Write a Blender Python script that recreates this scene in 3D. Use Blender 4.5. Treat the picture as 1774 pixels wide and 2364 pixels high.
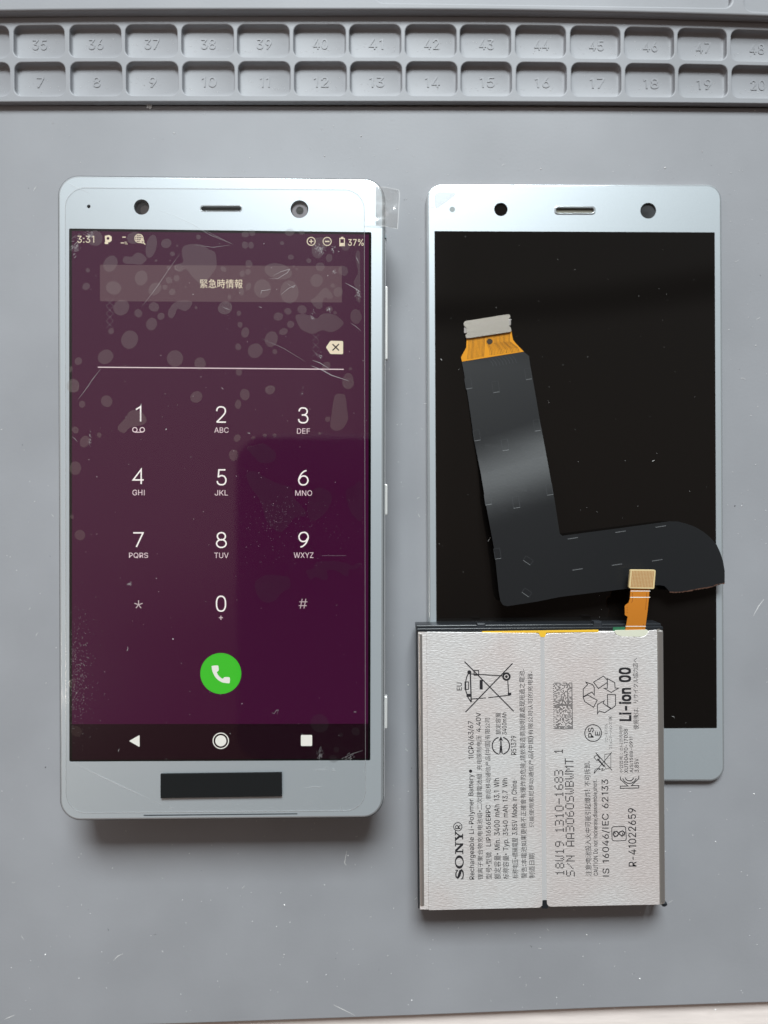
import bpy, bmesh, math, random
from mathutils import Vector
random.seed(7)
SC = bpy.context.scene
for o in list(bpy.data.objects): bpy.data.objects.remove(o)
COL = SC.collection

# ---------------------------------------------------------------- camera
H = 152.0          # camera height above the mat, mm
F = 1314.0         # focal length in photo pixels (photo is 1774 x 2364)
cd = bpy.data.cameras.new('camera'); cam = bpy.data.objects.new('camera', cd); COL.objects.link(cam)
cam.location = (0, 0, H/1000); cam.rotation_euler = (0, 0, 0)
cd.sensor_fit = 'HORIZONTAL'; cd.sensor_width = 36; cd.lens = F/1774*36
cd.dof.use_dof = True; cd.dof.focus_distance = 0.144; cd.dof.aperture_fstop = 7.0
cd.clip_start = 0.001; cd.clip_end = 50
SC.camera = cam
SC.view_settings.view_transform = 'Standard'; SC.view_settings.look = 'None'
SC.view_settings.exposure = 0; SC.view_settings.gamma = 1
SC.render.engine = 'CYCLES'
SC.cycles.max_bounces = 10; SC.cycles.transparent_max_bounces = 16
SC.cycles.sample_clamp_indirect = 6

# ---------------------------------------------------------------- room light (procedural surroundings + lamps)
W = bpy.data.worlds.new('World'); SC.world = W; W.use_nodes = True
nt = W.node_tree; nt.nodes.clear()
wo = nt.nodes.new('ShaderNodeOutputWorld'); bg = nt.nodes.new('ShaderNodeBackground')
tc = nt.nodes.new('ShaderNodeTexCoord'); sp = nt.nodes.new('ShaderNodeSeparateXYZ')
nt.links.new(tc.outputs['Generated'], sp.inputs[0])
def wramp(src, stops):
    r = nt.nodes.new('ShaderNodeValToRGB'); e = r.color_ramp.elements
    while len(e) < len(stops): e.new(0.5)
    for k, (p, c) in enumerate(stops): e[k].position = p; e[k].color = (*c, 1)
    nt.links.new(src, r.inputs[0]); return r
mr = nt.nodes.new('ShaderNodeMapRange'); mr.inputs['From Min'].default_value = -1; mr.inputs['From Max'].default_value = 1
nt.links.new(sp.outputs['X'], mr.inputs['Value'])
rx = wramp(mr.outputs[0], [(0.0, (.78,.68,.62)), (0.44, (.60,.50,.45)), (0.56, (.20,.17,.145)), (1.0, (.22,.21,.20))])
mry = nt.nodes.new('ShaderNodeMapRange'); mry.inputs['From Min'].default_value = -1; mry.inputs['From Max'].default_value = 1
nt.links.new(sp.outputs['Y'], mry.inputs['Value'])
ry = wramp(mry.outputs[0], [(0.0, (.55,.45,.40)), (0.30, (.22,.17,.15)), (0.40, (.34,.28,.26)), (0.48, (.74,.68,.66)), (0.56, (.86,.84,.83)), (0.70, (.92,1.02,1.10)), (1.0, (1.45,1.75,1.98))])
mx = nt.nodes.new('ShaderNodeMixRGB'); mx.blend_type = 'MULTIPLY'; mx.inputs[0].default_value = 1
nt.links.new(rx.outputs[0], mx.inputs[1]); nt.links.new(ry.outputs[0], mx.inputs[2])
# a dark ceiling beam on the right-hand side of the room
bd = wramp(mry.outputs[0], [(0.648, (1,1,1)), (0.660, (.22,.22,.22)), (0.668, (.22,.22,.22)), (0.680, (1,1,1))])
bx = wramp(mr.outputs[0], [(0.50, (0,0,0)), (0.53, (1,1,1))])
mb = nt.nodes.new('ShaderNodeMixRGB'); mb.inputs[1].default_value = (1,1,1,1)
nt.links.new(bx.outputs[0], mb.inputs[0]); nt.links.new(bd.outputs[0], mb.inputs[2])
mb2 = nt.nodes.new('ShaderNodeMixRGB'); mb2.blend_type = 'MULTIPLY'; mb2.inputs[0].default_value = 1
nt.links.new(mx.outputs[0], mb2.inputs[1]); nt.links.new(mb.outputs[0], mb2.inputs[2])
nt.links.new(mb2.outputs[0], bg.inputs[0]); bg.inputs[1].default_value = 0.72
nt.links.new(bg.outputs[0], wo.inputs[0])

def area(name, loc, target, sx, sy, power, col):
    l = bpy.data.lights.new(name, 'AREA'); l.shape = 'RECTANGLE'; l.size = sx; l.size_y = sy
    l.energy = power; l.color = col
    o = bpy.data.objects.new(name, l); COL.objects.link(o); o.location = loc
    d = Vector(target)-Vector(loc); o.rotation_euler = d.to_track_quat('-Z', 'Y').to_euler()
    return o
area('window_light', (0.03, 1.86, 1.36), (0, 0, 0), 1.20, 0.70, 102, (0.90, 0.975, 1.0))
area('desk_lamp_light', (-0.485, -0.225, 0.60), (-0.05, 0, 0), 0.10, 0.10, 0.30, (1.0, 0.9, 0.8))

# ---------------------------------------------------------------- helpers
def P(px, py, z=0.0):                       # photo position -> mm on the plane at height z
    s = (H-z)/F
    return ((px-887)*s, (1182-py)*s)
S = 0.001
def mat(name, col=(.5,.5,.5), rough=.5, metal=0, spec=.5, coat=0, coat_r=.03, emit=None, es=1, bump=None,
        vary=None, aniso=None):
    m = bpy.data.materials.new(name); m.use_nodes = True
    n = m.node_tree; b = n.nodes['Principled BSDF']
    b.inputs['Base Color'].default_value = (*col, 1); b.inputs['Roughness'].default_value = rough
    b.inputs['Metallic'].default_value = metal; b.inputs['Specular IOR Level'].default_value = spec
    b.inputs['Coat Weight'].default_value = coat; b.inputs['Coat Roughness'].default_value = coat_r
    if emit:
        b.inputs['Emission Color'].default_value = (*emit, 1); b.inputs['Emission Strength'].default_value = es
    t = n.nodes.new('ShaderNodeTexCoord')
    def noise(scale, stretch=(1,1,1), detail=3):
        mp = n.nodes.new('ShaderNodeMapping'); mp.inputs['Scale'].default_value = stretch
        n.links.new(t.outputs['Object'], mp.inputs[0])
        q = n.nodes.new('ShaderNodeTexNoise'); q.inputs['Scale'].default_value = scale
        q.inputs['Detail'].default_value = detail
        n.links.new(mp.outputs[0], q.inputs['Vector']); return q
    if bump:                                # (scale per metre, stretch, distance m, strength)
        q = noise(bump[0], bump[1]); bp = n.nodes.new('ShaderNodeBump')
        bp.inputs['Distance'].default_value = bump[2]; bp.inputs['Strength'].default_value = bump[3]
        n.links.new(q.outputs['Fac'], bp.inputs['Height']); n.links.new(bp.outputs[0], b.inputs['Normal'])
    if vary:                                # (scale, stretch, amount, rough_amount)
        q = noise(vary[0], vary[1], 5)
        r = n.nodes.new('ShaderNodeValToRGB'); r.color_ramp.elements[0].position = .3; r.color_ramp.elements[1].position = .7
        a = vary[2]
        r.color_ramp.elements[0].color = (*[c*(1-a) for c in col], 1)
        r.color_ramp.elements[1].color = (*[min(1, c*(1+a)) for c in col], 1)
        n.links.new(q.outputs['Fac'], r.inputs[0]); n.links.new(r.outputs[0], b.inputs['Base Color'])
        if len(vary) > 3:
            mm = n.nodes.new('ShaderNodeMapRange'); mm.inputs['To Min'].default_value = rough-vary[3]; mm.inputs['To Max'].default_value = rough+vary[3]
            n.links.new(q.outputs['Fac'], mm.inputs[0]); n.links.new(mm.outputs[0], b.inputs['Roughness'])
    return m
def clear(name, refl, rough, tint=(1,1,1), diff=0.0, bump=None, haze=0.0):    # thin clear plastic: light passes, a little is reflected
    m = bpy.data.materials.new(name); m.use_nodes = True; n = m.node_tree; n.nodes.clear()
    out = n.nodes.new('ShaderNodeOutputMaterial'); tr = n.nodes.new('ShaderNodeBsdfTransparent'); gl = n.nodes.new('ShaderNodeBsdfGlossy')
    tr.inputs[0].default_value = (*tint, 1); gl.inputs['Roughness'].default_value = rough
    mxs = n.nodes.new('ShaderNodeMixShader'); mxs.inputs[0].default_value = refl
    n.links.new(tr.outputs[0], mxs.inputs[1]); n.links.new(gl.outputs[0], mxs.inputs[2]); last = mxs
    if bump:
        t = n.nodes.new('ShaderNodeTexCoord'); q = n.nodes.new('ShaderNodeTexNoise'); q.inputs['Scale'].default_value = bump[0]
        bp = n.nodes.new('ShaderNodeBump'); bp.inputs['Distance'].default_value = bump[1]
        n.links.new(t.outputs['Object'], q.inputs['Vector']); n.links.new(q.outputs['Fac'], bp.inputs['Height']); n.links.new(bp.outputs[0], gl.inputs['Normal'])
    if haze:
        g2 = n.nodes.new('ShaderNodeBsdfGlossy'); g2.inputs['Roughness'].default_value = .30
        m3 = n.nodes.new('ShaderNodeMixShader'); m3.inputs[0].default_value = haze
        n.links.new(last.outputs[0], m3.inputs[1]); n.links.new(g2.outputs[0], m3.inputs[2]); last = m3
    if diff:
        df = n.nodes.new('ShaderNodeBsdfDiffuse'); df.inputs[0].default_value = (.85,.85,.85,1)
        m2 = n.nodes.new('ShaderNodeMixShader'); m2.inputs[0].default_value = diff
        n.links.new(last.outputs[0], m2.inputs[1]); n.links.new(df.outputs[0], m2.inputs[2]); last = m2
    n.links.new(last.outputs[0], out.inputs[0])
    return m

def tag(o, label=None, cat=None, group=None, kind=None):
    if label: o['label'] = label
    if cat: o['category'] = cat
    if group: o['group'] = group
    if kind: o['kind'] = kind
    return o
def thing(name, label, cat, loc=(0,0,0), group=None, kind=None):
    o = bpy.data.objects.new(name, None); COL.objects.link(o); o.empty_display_size = .01
    o.location = Vector(loc)*S
    return tag(o, label, cat, group, kind)
def root_of(o):
    while o.parent: o = o.parent
    return o
class G:                                    # geometry collector in mm
    def __init__(s): s.v = []; s.f = []; s.m = []
    def add(s, vs, fs, mi=0):
        k = len(s.v); s.v += [tuple(v) for v in vs]; s.f += [tuple(i+k for i in f) for f in fs]; s.m += [mi]*len(fs); return s
    def join(s, o): return s.add(o.v, o.f)
def mk(name, g, m, parent=None, smooth=False):
    org = root_of(parent).location/S if parent else (Vector((sum(v[0] for v in g.v), sum(v[1] for v in g.v), 0))/max(1, len(g.v)))
    if not parent: org.z = min(v[2] for v in g.v)
    me = bpy.data.meshes.new(name)
    me.from_pydata([((v[0]-org[0])*S, (v[1]-org[1])*S, (v[2]-org[2])*S) for v in g.v], [], g.f)
    me.validate(); me.update()
    for mm in (m if isinstance(m, list) else [m]): me.materials.append(mm)
    if isinstance(m, list) and len(me.polygons) == len(g.m):
        for p, i in zip(me.polygons, g.m): p.material_index = i
    if smooth:
        for p in me.polygons: p.use_smooth = True
        me.set_sharp_from_angle(angle=math.radians(35))
    o = bpy.data.objects.new(name, me); COL.objects.link(o)
    if parent: o.parent = parent
    else: o.location = org*S
    return o

def area2(l): return sum(l[i-1][0]*l[i][1]-l[i][0]*l[i-1][1] for i in range(len(l)))
def curve_mesh(loops, ext, bev, segs):
    c = bpy.data.curves.new('c', 'CURVE'); c.dimensions = '2D'; c.fill_mode = 'BOTH' if (ext or bev) else 'FRONT'
    c.extrude = ext; c.bevel_depth = bev; c.bevel_resolution = segs; c.offset = -bev
    for k, l in enumerate(loops):
        if (area2(l) > 0) != (k == 0): l = l[::-1]
        s = c.splines.new('POLY'); s.points.add(len(l)-1); s.use_cyclic_u = True
        for p, q in zip(s.points, l): p.co = (q[0], q[1], 0, 1)
    o = bpy.data.objects.new('c', c); me = bpy.data.meshes.new_from_object(o)
    vs = [v.co.copy() for v in me.vertices]; fs = [tuple(p.vertices) for p in me.polygons]
    bpy.data.objects.remove(o); bpy.data.curves.remove(c); bpy.data.meshes.remove(me)
    return vs, fs
def slab(loops, z0, z1, bev=0, segs=2):      # loops in mm, first is the outline, the rest are holes
    h = z1-z0
    vs, fs = curve_mesh(loops, max(0, h/2-bev), bev, segs)
    return G().add([(v.x, v.y, v.z+(z0+z1)/2) for v in vs], fs)
def flat(loops, z):
    vs, fs = curve_mesh(loops, 0, 0, 0)
    return G().add([(v.x, v.y, z) for v in vs], fs)
def rpoly(pts, r, n=8):                     # polygon (mm) with rounded corners
    out = []; N = len(pts)
    if not isinstance(r, (list, tuple)): r = [r]*N
    for i in range(N):
        a, b, c = Vector(pts[i-1]), Vector(pts[i]), Vector(pts[(i+1) % N])
        if r[i] <= 0: out.append(tuple(b)); continue
        u = (a-b).normalized(); w = (c-b).normalized()
        ang = u.angle(w); t = min(r[i]/math.tan(ang/2), (a-b).length*.49, (c-b).length*.49); rr = t*math.tan(ang/2)
        ce = b+(u+w).normalized()*(rr/math.sin(ang/2))
        s0 = b+u*t-ce; s1 = b+w*t-ce
        a0 = math.atan2(s0.y, s0.x); a1 = math.atan2(s1.y, s1.x); d = (a1-a0+math.pi) % (2*math.pi)-math.pi
        for k in range(n+1):
            a_ = a0+d*k/n; out.append((ce.x+rr*math.cos(a_), ce.y+rr*math.sin(a_)))
    return out
def PP(pts, z): return [P(x, y, z) for x, y in pts]
def box4(x0, y0, x1, y1): return [(x0,y0),(x1,y0),(x1,y1),(x0,y1)]
def circ(cx, cy, r, z, n=40, ry=None, rot=0):
    x, y = P(cx, cy, z); s = (H-z)/F; ry = ry or r; out = []
    for k in range(n):
        a = 2*math.pi*k/n; u = r*s*math.cos(a); w = ry*s*math.sin(a)
        out.append((x+u*math.cos(rot)-w*math.sin(rot), y+u*math.sin(rot)+w*math.cos(rot)))
    return out
def smooth_loop(pts, n=6):                  # closed Catmull-Rom
    out = []; N = len(pts)
    for i in range(N):
        p0, p1, p2, p3 = [Vector(pts[(i+k-1) % N]) for k in range(4)]
        for k in range(n):
            t = k/n
            out.append(tuple(.5*((2*p1)+(p2-p0)*t+(2*p0-5*p1+4*p2-p3)*t*t+(3*p1-p0-3*p2+p3)*t**3)))
    return out
def stroke(pts, w, z, closed=False, taper=False):   # px path -> flat ribbon; w in px
    q = [Vector(P(x, y, z)) for x, y in pts]; s = (H-z)/F; w = w*s/2; N = len(q); L = []; R = []
    for i in range(N):
        a = q[i-1] if (i or closed) else q[i]; b = q[(i+1) % N] if (i < N-1 or closed) else q[i]
        d1 = (q[i]-a); d2 = (b-q[i])
        d1 = d1.normalized() if d1.length > 1e-9 else d2.normalized(); d2 = d2.normalized() if d2.length > 1e-9 else d1
        d = (d1+d2); d = d.normalized() if d.length > 1e-6 else d1
        nrm = Vector((-d.y, d.x)); k = 1/max(.35, nrm.dot(Vector((-d1.y, d1.x)))); ww = w*k
        if taper: ww *= math.sin(math.pi*(i+.15)/(N-.7))*.9+.1
        L.append(q[i]+nrm*ww); R.append(q[i]-nrm*ww)
    g = G(); n = N if closed else N-1
    g.add([(*p, z) for p in L]+[(*p, z) for p in R], [(i, N+i, N+(i+1) % N, (i+1) % N) for i in range(n)])
    return g
def ring(cx, cy, r, w, z, n=32): return flat([circ(cx, cy, r+w/2, z, n), circ(cx, cy, r-w/2, z, n)], z)
GLYPH_DATA = r'''A~480~16,0 201,509 276,509 463,0 395,0 287,302 264,372 232,478 245,478 213,371 191,302 85,0/110,142 110,199 370,199 370,142
B~456~60,0 60,509 241,509 274,507 304,501 329,491 350,477 367,461 381,442 390,421 396,398 398,374 397,353 393,336 387,320 378,307 368,295 356,286 343,278 329,272 315,267 315,262 331,260 347,254 363,245 378,234 391,220 402,203 411,184 416,161 418,136 416,111 410,88 400,67 386,48 368,31 344,18 317,8 284,2 247,0/125,57 245,57 281,60 309,67 330,80 344,96 353,115 355,137 354,153 350,169 342,184 333,197 320,209 306,218 289,225 269,229 248,231 125,231/125,285 238,285 256,287 273,290 288,296 302,304 314,314 323,326 330,340 335,355 336,372 333,393 326,412 313,429 294,442 270,449 240,452 125,452
C~510~267,-7 225,-3 186,7 150,25 119,49 92,79 70,115 53,157 44,203 40,254 44,305 53,352 70,393 92,429 119,459 150,484 186,501 225,512 267,516 293,514 317,511 340,504 362,496 383,485 402,471 419,456 435,438 448,418 459,397 467,373 473,348 408,348 404,365 397,380 389,395 380,407 369,418 357,428 344,437 330,444 315,449 300,453 284,455 267,456 237,453 209,445 184,432 161,414 141,391 125,364 113,332 106,295 103,254 106,213 113,177 125,145 141,117 161,94 184,76 210,63 237,56 267,53 284,54 300,56 315,60 330,65 344,72 357,81 369,90 380,102 389,114 397,128 404,144 408,160 473,160 467,135 459,112 448,91 435,71 420,53 402,38 383,24 363,13 341,5 317,-2 293,-6
D~502~219,0 96,0 96,57 215,57 254,60 288,68 318,81 343,99 363,122 379,149 390,181 397,216 399,255 397,294 390,329 379,361 364,388 344,410 320,428 291,441 258,449 221,452 93,452 93,509 225,509 273,505 315,495 353,478 385,455 412,426 433,391 449,351 458,306 462,255 458,205 449,159 433,119 411,83 384,54 351,31 312,14 268,3/125,509 125,0 60,0 60,509
E~419~60,0 60,509 372,509 372,452 125,452 125,286 355,286 355,229 125,229 125,57 375,57 375,0
F~410~60,0 60,509 369,509 369,452 125,452 125,278 346,278 346,221 125,221 125,0
G~520~269,-7 225,-3 185,7 149,25 118,49 91,79 69,116 53,157 43,203 40,254 43,305 53,352 69,393 91,429 117,459 149,484 184,501 223,512 265,516 291,514 316,510 340,504 363,494 384,483 403,469 421,453 436,436 449,416 460,395 468,373 474,349 408,349 402,365 395,379 387,393 378,406 368,417 356,427 344,436 330,443 315,448 300,453 283,455 265,456 236,453 209,445 183,432 160,414 141,392 125,364 113,332 106,295 103,254 106,213 113,177 125,145 141,117 161,95 184,76 210,63 238,56 269,53 296,55 322,61 345,71 365,85 382,102 396,123 407,147 413,173 415,202 434,199 283,199 283,256 478,256 478,200 475,160 466,124 451,91 431,62 406,38 377,19 344,5 308,-4
H~517~60,0 60,509 125,509 125,289 392,289 392,509 457,509 457,0 392,0 392,232 125,232 125,0
I~300~31,0 31,57 118,57 118,452 31,452 31,509 269,509 269,452 183,452 183,57 269,57 269,0
J~396~185,-7 143,-2 106,11 75,33 52,63 38,100 33,145 33,173 98,173 98,145 100,117 108,93 122,74 139,61 160,53 185,50 209,53 230,61 248,74 261,93 269,117 272,145 272,509 336,509 336,145 332,100 318,63 294,33 263,11 227,-2
K~467~104,145 104,216 139,261 174,303 212,344 364,509 448,509 231,276 228,276/60,0 60,509 125,509 125,334 124,225 125,193 125,0/372,0 188,259 228,309 449,0
L~393~60,0 60,509 125,509 125,57 361,57 361,0
M~628~60,0 60,509 152,509 277,187 287,159 299,123 311,84 322,49 307,49 318,83 330,121 342,158 352,187 476,509 568,509 568,0 504,0 504,291 504,327 505,369 506,413 507,457 513,457 498,409 482,363 467,322 456,291 342,0 286,0 170,291 159,321 145,361 129,408 112,457 119,457 120,416 121,372 122,328 122,291 122,0
N~523~60,0 60,509 136,509 343,183 363,151 388,107 414,55 405,54 401,108 399,157 399,195 399,509 463,509 463,0 387,0 202,290 177,331 148,381 108,452 119,454 122,384 124,328 125,291 125,0
O~533~267,-7 225,-3 186,7 150,25 119,49 92,79 70,115 53,157 44,203 40,254 44,305 53,352 70,393 92,429 119,459 150,484 186,501 225,512 267,516 309,512 348,501 384,484 415,459 442,429 464,393 480,352 490,305 493,254 490,203 480,157 464,115 442,79 415,49 384,25 348,7 309,-3/267,53 296,55 324,63 349,76 372,94 392,116 408,144 420,176 428,213 430,254 428,295 420,332 408,365 392,392 372,415 349,433 324,446 296,453 267,456 237,453 210,445 184,433 161,415 142,392 125,364 113,332 106,295 103,254 106,213 113,176 125,144 142,117 161,94 184,76 210,63 237,55
P~445~60,0 60,509 235,509 272,506 305,499 332,487 356,471 375,452 390,430 400,404 407,377 409,348 407,318 400,291 390,265 375,243 356,223 332,207 305,195 272,188 235,186 109,186 109,242 233,242 257,244 279,248 297,256 312,266 324,279 333,294 339,310 343,328 344,348 343,367 339,385 333,402 324,416 312,428 297,439 279,446 257,451 232,452 125,452 125,0
Q~533~245,159 313,159 369,85 384,65 468,-48 401,-48 346,27 331,46/267,-7 225,-3 186,7 150,25 119,49 92,79 70,115 53,157 44,203 40,254 44,305 53,352 70,393 92,429 119,459 150,484 186,501 225,512 267,516 309,512 348,501 384,484 415,459 442,429 464,393 480,352 490,305 493,254 490,203 480,157 464,115 442,79 415,49 384,25 348,7 309,-3/267,53 296,55 324,63 349,76 372,94 392,116 408,144 420,176 428,213 430,254 428,295 420,332 408,365 392,392 372,415 349,433 324,446 296,453 267,456 237,453 210,445 184,433 161,415 142,392 125,364 113,332 106,295 103,254 106,213 113,176 125,144 142,117 161,94 184,76 210,63 237,55
R~449~60,0 60,509 236,509 273,506 305,500 333,489 356,473 376,455 390,433 401,408 407,381 409,352 407,323 401,296 390,271 376,250 356,232 333,217 305,206 273,200 236,198 96,198 96,255 234,255 258,256 280,260 298,267 313,276 325,287 334,300 340,316 344,333 345,352 344,371 340,389 334,405 325,419 313,430 298,440 279,446 258,451 233,452 125,452 125,0/353,0 230,229 303,229 428,0
S~447~224,-9 188,-7 156,-1 128,9 102,23 81,40 64,60 51,83 42,109 38,137 104,137 108,118 114,102 123,88 136,76 150,66 166,59 185,53 204,50 224,49 246,50 267,54 286,60 303,69 317,79 329,92 338,106 344,122 346,139 344,154 340,168 332,179 322,189 310,197 296,205 245,222 184,239 145,253 112,269 86,289 67,313 56,341 52,372 54,400 62,425 75,448 92,468 113,484 138,498 165,508 195,514 227,516 259,514 289,508 316,498 340,484 360,468 377,449 390,427 398,403 401,378 337,378 332,402 320,421 302,437 280,449 254,456 225,459 204,457 185,454 167,448 152,440 139,430 129,418 121,405 117,391 115,376 117,359 122,345 131,334 142,324 155,315 169,308 212,293 264,279 312,264 328,256 344,248 359,238 372,226 384,213 395,198 402,180 407,161 408,139 406,112 399,87 386,64 370,43 349,25 323,11 294,0 261,-7
T~449~32,452 32,509 417,509 417,452 257,452 257,0 193,0 193,452
U~517~259,-8 220,-6 186,2 154,15 126,33 103,55 85,80 71,108 63,140 60,173 60,509 124,509 124,178 126,155 132,133 141,113 153,95 169,80 187,68 208,59 232,53 259,52 285,53 309,59 331,68 349,80 364,95 377,113 385,133 391,155 393,178 393,509 457,509 457,173 454,140 446,108 433,80 414,55 391,33 363,15 332,2 297,-6
V~480~204,0 16,509 84,509 192,206 215,137 248,31 235,31 267,138 290,206 395,509 463,509 278,0
W~686~155,0 16,509 82,509 163,196 175,145 187,94 197,40 189,40 200,94 211,145 224,196 306,509 380,509 462,196 474,145 486,94 497,40 488,40 499,94 510,145 523,196 603,509 670,509 530,0 455,0 368,323 351,391 336,475 350,475 335,395 318,323 230,0
X~474~18,0 217,284 217,236 29,509 104,509 178,400 204,361 223,329 243,292 232,292 252,329 272,361 298,400 374,509 446,509 259,239 259,287 456,0 382,0 292,129 268,165 250,195 230,231 244,231 225,196 206,166 182,129 91,0
Y~472~203,0 203,208 16,509 91,509 192,344 222,292 250,230 224,230 251,293 280,344 381,509 455,509 268,208 268,0
Z~438~42,0 42,46 273,385 306,431 341,476 348,454 285,452 223,452 40,452 40,509 397,509 397,462 169,129 134,81 97,33 90,54 152,57 214,57 399,57 399,0
a~389~160,-9 137,-7 115,-3 94,5 76,15 60,29 48,45 38,63 32,84 30,108 32,128 36,146 43,161 53,174 64,184 78,193 92,200 108,206 125,211 178,220 234,227 265,235 276,255 276,257 275,272 272,285 267,297 260,307 251,315 240,322 227,327 212,330 196,331 178,330 163,327 149,322 118,301 100,274 41,291 51,313 64,331 79,346 95,358 114,368 133,375 153,380 173,383 194,384 239,379 255,375 271,369 286,360 300,350 312,336 322,320 330,301 335,278 337,251 337,0 277,0 277,52 272,52 252,25 242,16 229,8 215,1 199,-4 181,-7/170,45 192,47 211,51 228,59 242,68 254,80 263,93 270,108 274,122 276,138 276,190 259,182 231,176 200,171 175,168 134,159 122,153 112,147 103,139 97,130 93,118 92,105 93,93 96,82 102,72 109,64 119,57 130,52 142,48 156,46
b~424~229,-8 208,-7 189,-3 172,4 159,12 147,21 138,31 118,59 112,59 112,0 53,0 53,509 114,509 114,319 118,319 137,346 147,355 158,364 171,373 188,379 207,383 229,384 259,382 287,374 313,361 335,342 354,320 370,293 381,261 388,227 390,189 388,151 381,116 370,84 355,57 336,34 313,16 288,3 260,-6/220,47 242,49 262,55 279,66 294,80 306,97 316,117 323,139 327,163 328,189 327,215 323,239 316,261 307,281 295,298 280,311 262,322 243,328 220,330 198,328 178,322 161,312 147,299 134,282 125,263 118,241 114,216 113,189 114,162 118,138 125,115 135,95 147,78 162,65 179,55 198,49
c~396~207,-8 174,-5 144,3 117,16 93,35 72,58 56,85 44,116 37,150 34,187 37,225 44,260 56,291 72,318 93,341 117,360 144,374 174,382 207,384 226,384 243,381 260,377 276,371 291,364 305,356 318,346 330,335 340,322 349,308 356,293 362,277 303,262 290,289 270,311 242,325 207,330 184,328 163,321 145,310 130,296 118,278 108,258 102,236 98,212 96,187 98,163 102,139 108,117 118,97 130,80 145,66 163,55 184,49 207,46 243,52 271,66 292,89 304,117 363,102 357,86 350,70 341,56 331,43 319,32 306,21 292,12 277,5 261,-1 244,-5 226,-7
d~424~195,-8 165,-6 137,3 111,16 89,34 70,57 55,84 43,116 36,151 34,189 36,227 43,261 55,293 70,320 89,342 112,361 137,374 165,382 196,384 218,383 237,379 253,373 267,364 278,355 287,346 306,319 311,319 311,509 372,509 372,0 313,0 313,59 307,59 287,31 277,21 266,12 252,4 236,-3 217,-7/205,47 226,49 246,55 263,65 278,78 290,95 299,115 306,138 310,162 312,189 310,216 306,241 300,263 290,282 278,299 263,312 246,322 227,328 205,330 182,328 162,322 145,311 130,298 118,281 108,261 102,239 98,215 96,189 98,163 102,139 109,117 118,97 130,80 145,66 162,55 182,49
e~404~212,-8 177,-5 145,3 117,16 92,35 72,58 56,85 44,116 37,150 34,187 36,224 44,258 55,290 71,317 91,340 115,359 142,373 172,382 205,384 226,383 246,380 266,374 285,366 303,355 319,341 334,324 347,305 357,282 365,256 370,227 371,194 371,169 75,169 75,221 338,221 310,202 308,226 304,248 298,269 288,286 277,301 263,314 246,323 227,328 205,330 183,328 164,323 146,313 131,301 119,286 109,270 102,251 97,231 96,211 96,178 98,151 102,127 110,106 121,88 135,73 151,61 169,53 190,48 212,46 227,47 241,49 254,53 265,58 276,65 285,73 294,82 300,93 306,105 365,91 358,72 348,55 335,39 320,26 302,14 283,4 261,-3 237,-7
f~254~228,379 228,327 6,327 6,379/81,0 81,432 82,452 87,470 96,486 107,499 120,510 135,519 152,525 169,529 187,530 222,527 243,521 227,468 215,472 195,474 178,472 164,468 154,460 147,449 143,435 142,419 142,0
g~425~207,-151 180,-149 156,-146 134,-140 114,-132 97,-122 82,-110 70,-97 59,-84 51,-69 101,-41 122,-66 131,-74 142,-82 154,-88 169,-93 187,-96 207,-97 236,-95 261,-87 282,-75 298,-58 308,-34 311,-6 311,68 306,68 287,41 277,32 266,23 252,16 236,10 217,6 195,5 165,7 138,14 113,27 90,43 71,65 55,90 43,120 36,154 34,191 36,229 43,263 55,293 71,320 90,342 112,361 138,374 166,382 196,384 218,383 237,379 253,373 267,365 279,356 288,346 308,319 313,319 313,379 372,379 372,-9 370,-40 363,-67 350,-90 334,-109 314,-124 291,-136 265,-144 237,-149/205,59 227,61 246,66 264,75 278,87 290,103 300,121 307,142 311,166 312,193 311,219 307,242 300,264 291,283 279,299 264,312 247,322 227,328 205,330 182,328 163,322 145,312 130,298 118,282 109,262 102,241 98,218 96,193 98,167 102,144 109,123 118,104 131,88 145,76 163,66 183,61
h~410~114,227 114,0 53,0 53,509 114,509 114,287 102,287 116,319 132,344 152,362 175,374 200,382 227,384 252,383 275,377 295,369 313,356 328,340 341,321 350,298 355,271 357,240 357,0 296,0 296,235 293,263 286,286 273,304 256,318 235,326 210,329 192,328 176,324 161,317 147,308 136,297 126,283 119,266 115,248
i~167~53,0 53,379 114,379 114,0/84,443 73,444 63,448 54,455 47,463 43,472 41,483 43,494 47,504 54,512 63,518 73,522 84,524 95,522 105,518 114,512 121,504 125,494 126,483 125,472 121,463 114,455 105,448 95,444
l~189~139,-2 112,0 91,8 74,20 62,37 55,59 53,84 53,509 114,509 114,99 114,83 117,71 120,62 126,57 135,53 146,52 160,53 170,54 181,3 162,-1
m~610~53,0 53,379 112,379 112,295 108,295 114,314 122,331 132,346 144,358 158,368 172,376 187,382 203,385 219,386 245,383 268,375 287,361 303,342 314,320 321,295 312,295 318,312 326,329 337,343 350,356 364,366 381,375 398,381 417,385 437,386 458,385 478,380 497,372 514,361 529,346 541,328 550,307 555,283 557,255 557,0 496,0 496,254 493,279 485,298 473,313 456,323 438,329 419,330 402,329 387,326 374,320 363,312 353,302 345,290 340,277 336,263 335,247 335,0 274,0 274,260 272,280 265,297 253,311 238,322 220,328 199,330 185,329 171,326 158,320 145,312 135,302 126,289 119,274 115,257 114,238 114,0
n~410~114,227 114,0 53,0 53,379 112,379 112,287 102,287 116,319 132,344 152,362 175,374 200,382 227,384 252,383 275,377 295,369 313,356 328,340 341,321 350,298 355,271 357,240 357,0 296,0 296,235 293,263 286,286 273,304 256,318 235,326 210,329 192,328 176,324 161,317 147,308 136,297 126,283 119,266 115,248
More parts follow.
